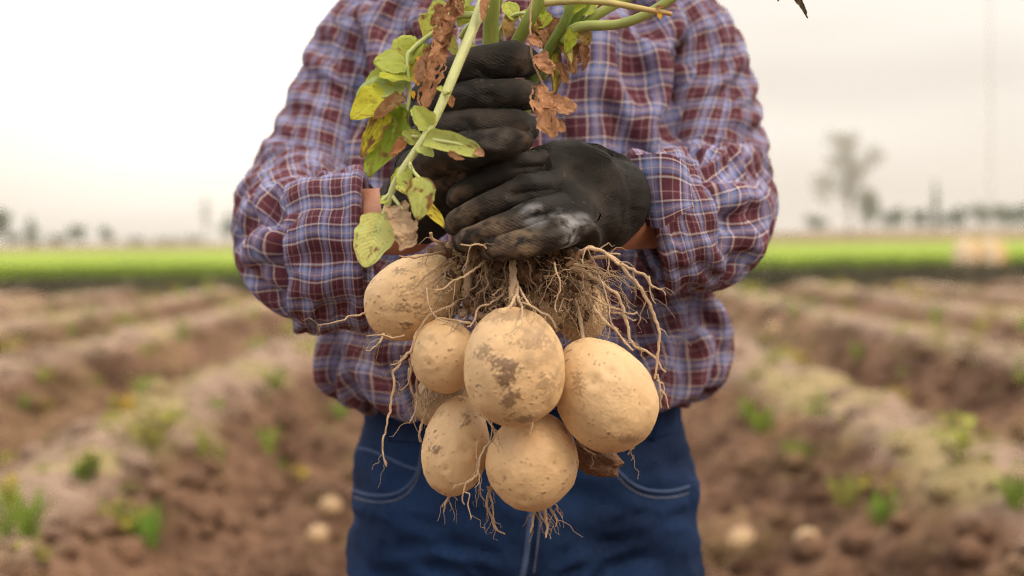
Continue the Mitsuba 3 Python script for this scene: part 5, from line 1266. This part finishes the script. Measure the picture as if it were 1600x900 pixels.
# the long ones of the photograph
LONG = [
    ([(885, 415, 1.11), (905, 395, 1.095), (918, 388, 1.085), (945, 398, 1.08), (972, 414, 1.078), (1000, 424, 1.078), (1014, 440, 1.078), (1022, 448, 1.078)], 4.4, 2.2),
    ([(1014, 432, 1.078), (1018, 446, 1.076), (1032, 452, 1.074), (1040, 463, 1.073)], 2.2, 0.9),
    ([(1018, 444, 1.078), (1015, 460, 1.076), (1024, 475, 1.075)], 1.5, 0.7),
    ([(972, 416, 1.078), (985, 432, 1.078), (998, 446, 1.078), (1010, 466, 1.08), (1024, 492, 1.08), (1030, 508, 1.08), (1028, 535, 1.08), (1027, 565, 1.08), (1026, 590, 1.082)], 3.8, 2.4),
    ([(893, 412, 1.12), (915, 412, 1.11), (932, 402, 1.10), (955, 402, 1.09), (975, 415, 1.08)], 3.6, 3.0),
    ([(890, 420, 1.12), (915, 426, 1.11), (940, 444, 1.10), (962, 462, 1.10), (974, 476, 1.10), (974, 488, 1.10)], 4.0, 2.6),
    ([(888, 456, 1.12), (915, 460, 1.11), (940, 474, 1.10), (965, 484, 1.10), (985, 492, 1.10), (996, 490, 1.10)], 3.2, 1.8),
    ([(925, 485, 1.11), (950, 488, 1.10), (976, 492, 1.10), (986, 500, 1.10), (994, 502, 1.10)], 2.8, 1.2),
    ([(972, 490, 1.10), (982, 512, 1.098), (990, 535, 1.096), (1008, 550, 1.095), (1028, 566, 1.095), (1040, 580, 1.095)], 3.6, 1.8),
    ([(928, 478, 1.10), (945, 500, 1.09), (965, 520, 1.085), (978, 535, 1.083), (990, 550, 1.082)], 3.2, 1.6),
    ([(1027, 585, 1.085), (1032, 605, 1.085), (1040, 622, 1.085), (1047, 637, 1.085)], 2.6, 1.3),
    ([(1028, 510, 1.08), (1036, 516, 1.08), (1046, 528, 1.082)], 1.2, 0.6),
    ([(866, 410, 1.08), (873, 430, 1.075), (877, 452, 1.072), (868, 474, 1.072), (870, 488, 1.072)], 1.9, 1.1),
    ([(917, 386, 1.084), (912, 402, 1.08), (910, 416, 1.08)], 1.5, 0.7),
    ([(951, 404, 1.08), (952, 420, 1.08), (954, 432, 1.08)], 1.2, 0.6),
    ([(935, 430, 1.10), (945, 455, 1.09), (952, 485, 1.085), (958, 510, 1.085), (966, 514, 1.085)], 1.6, 0.9),
    ([(920, 385, 1.085), (940, 392, 1.09), (968, 397, 1.09)], 2.4, 1.8),
    ([(905, 440, 1.12), (922, 470, 1.11), (935, 500, 1.11), (940, 522, 1.11)], 2.6, 1.4),
    # left side
    ([(715, 395, 1.13), (690, 393, 1.12), (660, 398, 1.11), (640, 402, 1.105), (624, 398, 1.10)], 2.6, 1.4),
    ([(700, 405, 1.12), (680, 418, 1.11), (660, 432, 1.10), (648, 446, 1.09)], 2.0, 1.2),
    ([(758, 408, 1.10), (735, 425, 1.085), (705, 442, 1.075), (680, 455, 1.068)], 2.6, 1.5),
    ([(720, 415, 1.12), (695, 425, 1.11), (672, 440, 1.10)], 1.8, 1.0),
    ([(667, 450, 1.085), (668, 472, 1.08), (680, 492, 1.078), (700, 502, 1.076), (711, 510, 1.075)], 1.7, 1.2),
    ([(715, 470, 1.11), (690, 482, 1.10), (670, 492, 1.098), (655, 512, 1.10), (648, 528, 1.10)], 2.8, 1.9),
    ([(648, 526, 1.10), (636, 555, 1.10), (622, 570, 1.10), (615, 598, 1.10), (610, 640, 1.10), (604, 670, 1.10), (600, 700, 1.10), (602, 730, 1.10)], 3.2, 1.6),
    ([(600, 718, 1.10), (606, 727, 1.10)], 1.2, 0.8),
    ([(636, 556, 1.10), (624, 568, 1.098), (612, 570, 1.098)], 2.0, 1.0),
    ([(640, 560, 1.12), (640, 590, 1.12), (634, 602, 1.12), (625, 608, 1.12)], 2.4, 1.4),
    ([(640, 575, 1.125), (643, 605, 1.125), (650, 625, 1.125), (646, 650, 1.12), (640, 660, 1.12)], 2.6, 1.4),
    ([(652, 590, 1.13), (658, 620, 1.13), (665, 640, 1.13), (660, 660, 1.125), (655, 676, 1.12), (657, 690, 1.12)], 3.0, 1.8),
    ([(664, 600, 1.125), (668, 625, 1.12), (664, 648, 1.12)], 2.2, 1.2),
    ([(690, 610, 1.125), (680, 622, 1.12), (668, 634, 1.12)], 2.0, 1.2),
    ([(632, 524, 1.10), (610, 527, 1.10), (590, 524, 1.10), (572, 524, 1.10)], 2.0, 0.9),
    ([(599, 522, 1.10), (592, 535, 1.10), (578, 546, 1.10), (569, 546, 1.10)], 2.6, 1.0),
    ([(578, 486, 1.13), (550, 494, 1.12), (520, 503, 1.11), (497, 509, 1.105)], 2.2, 1.0),
    ([(692, 381, 1.115), (678, 374, 1.10), (672, 364, 1.095)], 3.6, 3.0),
    ([(760, 388, 1.07), (745, 383, 1.062), (735, 382, 1.06), (720, 382, 1.06)], 2.0, 1.2),
    # over the top of the middle potato
    ([(808, 440, 1.09), (806, 462, 1.07), (797, 478, 1.045), (788, 486, 1.03), (778, 488, 1.02)], 3.0, 1.5),
    ([(806, 452, 1.08), (812, 470, 1.06), (815, 486, 1.035), (816, 505, 1.012), (815, 517, 1.006)], 2.2, 1.0),
    ([(810, 448, 1.09), (822, 468, 1.06), (838, 482, 1.035), (855, 492, 1.025), (868, 512, 1.018)], 2.6, 1.2),
    ([(796, 440, 1.09), (804, 455, 1.08), (812, 470, 1.06), (832, 480, 1.04)], 2.4, 1.4),
    ([(790, 450, 1.11), (780, 465, 1.10), (765, 475, 1.09), (748, 484, 1.085), (738, 500, 1.08), (730, 512, 1.07)], 2.6, 1.4),
    ([(735, 505, 1.09), (712, 500, 1.09), (690, 497, 1.09), (680, 500, 1.085)], 2.6, 1.3),
    # hanging below
    ([(757, 646, 1.10), (762, 660, 1.085), (770, 672, 1.08), (766, 690, 1.075), (756, 704, 1.07), (747, 722, 1.066), (742, 742, 1.066), (730, 752, 1.066), (724, 764, 1.066), (722, 776, 1.066), (727, 786, 1.066)], 2.6, 1.2),
    ([(764, 650, 1.09), (768, 668, 1.08), (764, 690, 1.078)], 1.8, 1.0),
    ([(745, 735, 1.066), (748, 748, 1.066), (742, 760, 1.066)], 1.6, 0.7),
    ([(724, 768, 1.066), (734, 776, 1.066), (731, 788, 1.066), (735, 802, 1.066), (734, 811, 1.066)], 1.3, 0.7),
    ([(742, 742, 1.066), (728, 754, 1.062), (712, 758, 1.062), (707, 764, 1.062)], 1.2, 0.6),
    ([(750, 690, 1.09), (744, 712, 1.085), (746, 732, 1.085), (738, 744, 1.085)], 1.8, 0.9),
    ([(712, 768, 1.13), (704, 776, 1.13), (697, 790, 1.13), (694, 802, 1.13)], 3.2, 1.4), ([(704, 774, 1.13), (694, 784, 1.13), (690, 792, 1.13)], 2.0, 1.0), ([(706, 772, 1.13), (714, 780, 1.13)], 1.8, 1.0),
    ([(764, 742, 1.15), (765, 765, 1.15), (762, 786, 1.15), (768, 806, 1.15), (776, 824, 1.15), (790, 836, 1.15)], 3.2, 1.4), ([(762, 760, 1.15), (770, 790, 1.15), (772, 812, 1.15), (775, 828, 1.15)], 2.4, 1.2),
    ([(752, 755, 1.155), (750, 772, 1.155), (756, 782, 1.155)], 2.0, 1.0),
    ([(838, 788, 1.11), (835, 805, 1.11), (832, 822, 1.11), (830, 832, 1.11)], 3.4, 1.6), ([(848, 788, 1.11), (852, 808, 1.11), (855, 826, 1.11), (852, 840, 1.11)], 4.2, 2.2), ([(843, 788, 1.11), (846, 805, 1.11), (856, 815, 1.11)], 2.4, 1.2),
    ([(858, 784, 1.12), (862, 800, 1.12), (870, 812, 1.12), (868, 824, 1.12)], 2.4, 1.1), ([(868, 780, 1.12), (872, 796, 1.12), (878, 812, 1.12)], 2.0, 0.9),
    ([(990, 700, 1.09), (984, 706, 1.085), (982, 710, 1.085)], 2.0, 1.4), ([(908, 692, 1.10), (918, 704, 1.09), (932, 712, 1.085)], 2.6, 1.2), ([(1026, 594, 1.08), (1034, 600, 1.08), (1036, 612, 1.08)], 1.6, 0.8),
    ([(834, 655, 1.045), (831, 668, 1.035), (829, 678, 1.034)], 1.2, 0.8)]
for i, (pts, a, b) in enumerate(LONG):
    root(pts, a, b, 0.0026, 200 + i, 3 if a > 1.8 else 1)
# the matted tangle between the gloves and the potatoes
for i in range(190):
    x0 = prng.uniform(705, 915)
    Y0 = 1.145 + prng.uniform(-0.035, 0.05)
    spread_x = (x0 - 805) * prng.uniform(-0.1, 0.6) + prng.normal(0, 16)
    ln = prng.uniform(50, 130)
    y0 = prng.uniform(385, 420)
    pts = [(x0, y0, Y0), (x0 + spread_x * 0.3 + prng.normal(0, 7), y0 + ln * 0.35, Y0 + prng.normal(0, 0.012)), (x0 + spread_x * 0.7 + prng.normal(0, 10), y0 + ln * 0.7, Y0 + prng.normal(0, 0.016)), (x0 + spread_x + prng.normal(0, 12), y0 + ln, Y0 + prng.normal(0, 0.018))]
    root(pts, prng.uniform(0.5, 2.2), prng.uniform(0.3, 0.7), 0.008, 500 + i, 4, k=1, sides=6, single=False)
for i in range(16):
    x0 = prng.uniform(860, 935); a = prng.uniform(-0.2, 1.1); ln = prng.uniform(40, 110); Y0 = 1.12 + prng.uniform(-0.03, 0.04)
    pts = [(x0 - 20, 410 + prng.uniform(-15, 40), Y0), (x0 + ln * 0.4 * math.cos(a), 425 + ln * 0.3 * math.sin(a) + prng.normal(0, 8), Y0), (x0 + ln * math.cos(a), 430 + ln * math.sin(a) + 20 + prng.normal(0, 10), Y0)]
    root(pts, prng.uniform(0.7, 1.6), 0.5, 0.005, 800 + i, 2, sides=5, single=False)
for i in range(26):
    x0 = prng.uniform(655, 735); Y0 = 1.14 + prng.uniform(-0.02, 0.04)
    pts = [(x0 + 20, 580 + prng.uniform(-20, 10), Y0), (x0 + prng.normal(0, 8), 612, Y0 - 0.005), (x0 - 10 + prng.normal(0, 10), 640 + prng.uniform(-10, 20), Y0 - 0.01)]
    root(pts, prng.uniform(0.9, 2.0), 0.6, 0.005, 900 + i, 3, sides=5, single=False)
fv, ff = join(fine)
key = plant + '__fine_roots'
scene[key] = ply((fv, ff), 'm_root', smooth=True, color=root_col(fv, 1, 0.74))
labels[key] = {'label': 'tangle of hair-fine brown roots', 'kind': 'stuff'}
cr = []
ic1 = trimesh.creation.icosphere(1, 1.0)
for i in range(520):
    q = at(prng.uniform(690, 930), 392 + 120 * prng.random() ** 1.6, 1.14 + prng.uniform(-0.03, 0.05))
    cr.append((ic1.vertices * (0.6 + 0.8 * vnoise(ic1.vertices * 1.9 + i, 2))[:, None] * (0.0009 + 0.0034 * prng.random() ** 3) + q, ic1.faces))
cv, cf = join(cr)
key = plant + '__soil_crumbs'
scene[key] = ply((cv, cf), 'm_root', smooth=True, color=np.array([0.12, 0.068, 0.04]) * (0.6 + 0.8 * prng.random((len(cr), 1))).repeat(len(ic1.vertices), 0))
labels[key] = {'label': 'crumbs of brown soil clinging in the root tangle', 'kind': 'stuff'}
# crumbs of root collar and dry matter inside the tangle
for i, (px, py, Y, w, h) in enumerate(((822, 418, 1.13, 16, 24), (880, 405, 1.14, 26, 26), (868, 445, 1.135, 12, 34), (760, 400, 1.15, 30, 26), (820, 400, 1.165, 60, 26), (700, 398, 1.165, 30, 18))):
    s = trimesh.creation.icosphere(4, 1.0)
    k = Y / FPX
    v = s.vertices * np.array([w * k, 0.012, h * k]) * (0.55 + 0.9 * vfbm(s.vertices * 2.3 + i, 4, i))[:, None] + at(px, py, Y)
    put('root_collar', (v, s.faces), 'm_root', plant, smooth=True, color=np.array([0.17, 0.10, 0.058]) * (0.5 + 1.0 * vfbm(v * 260, 3, 2))[:, None])

# ------------------------------------------------------------------ hazy air
scene['air'] = {'type': 'homogeneous', 'albedo': rgb(0.95, 0.95, 0.95), 'sigma_t': 0.0007}
scene['haze'] = {'type': 'cube', 'to_world': T4().translate([0, 440, 22.0]).scale([780, 530, 24.0]), 'bsdf': {'type': 'null'}, 'interior': {'type': 'ref', 'id': 'air'}}
scene['camera']['medium'] = {'type': 'ref', 'id': 'air'}
labels['haze'] = {'label': 'thin pale haze in the air over the field', 'category': 'haze', 'kind': 'stuff'}
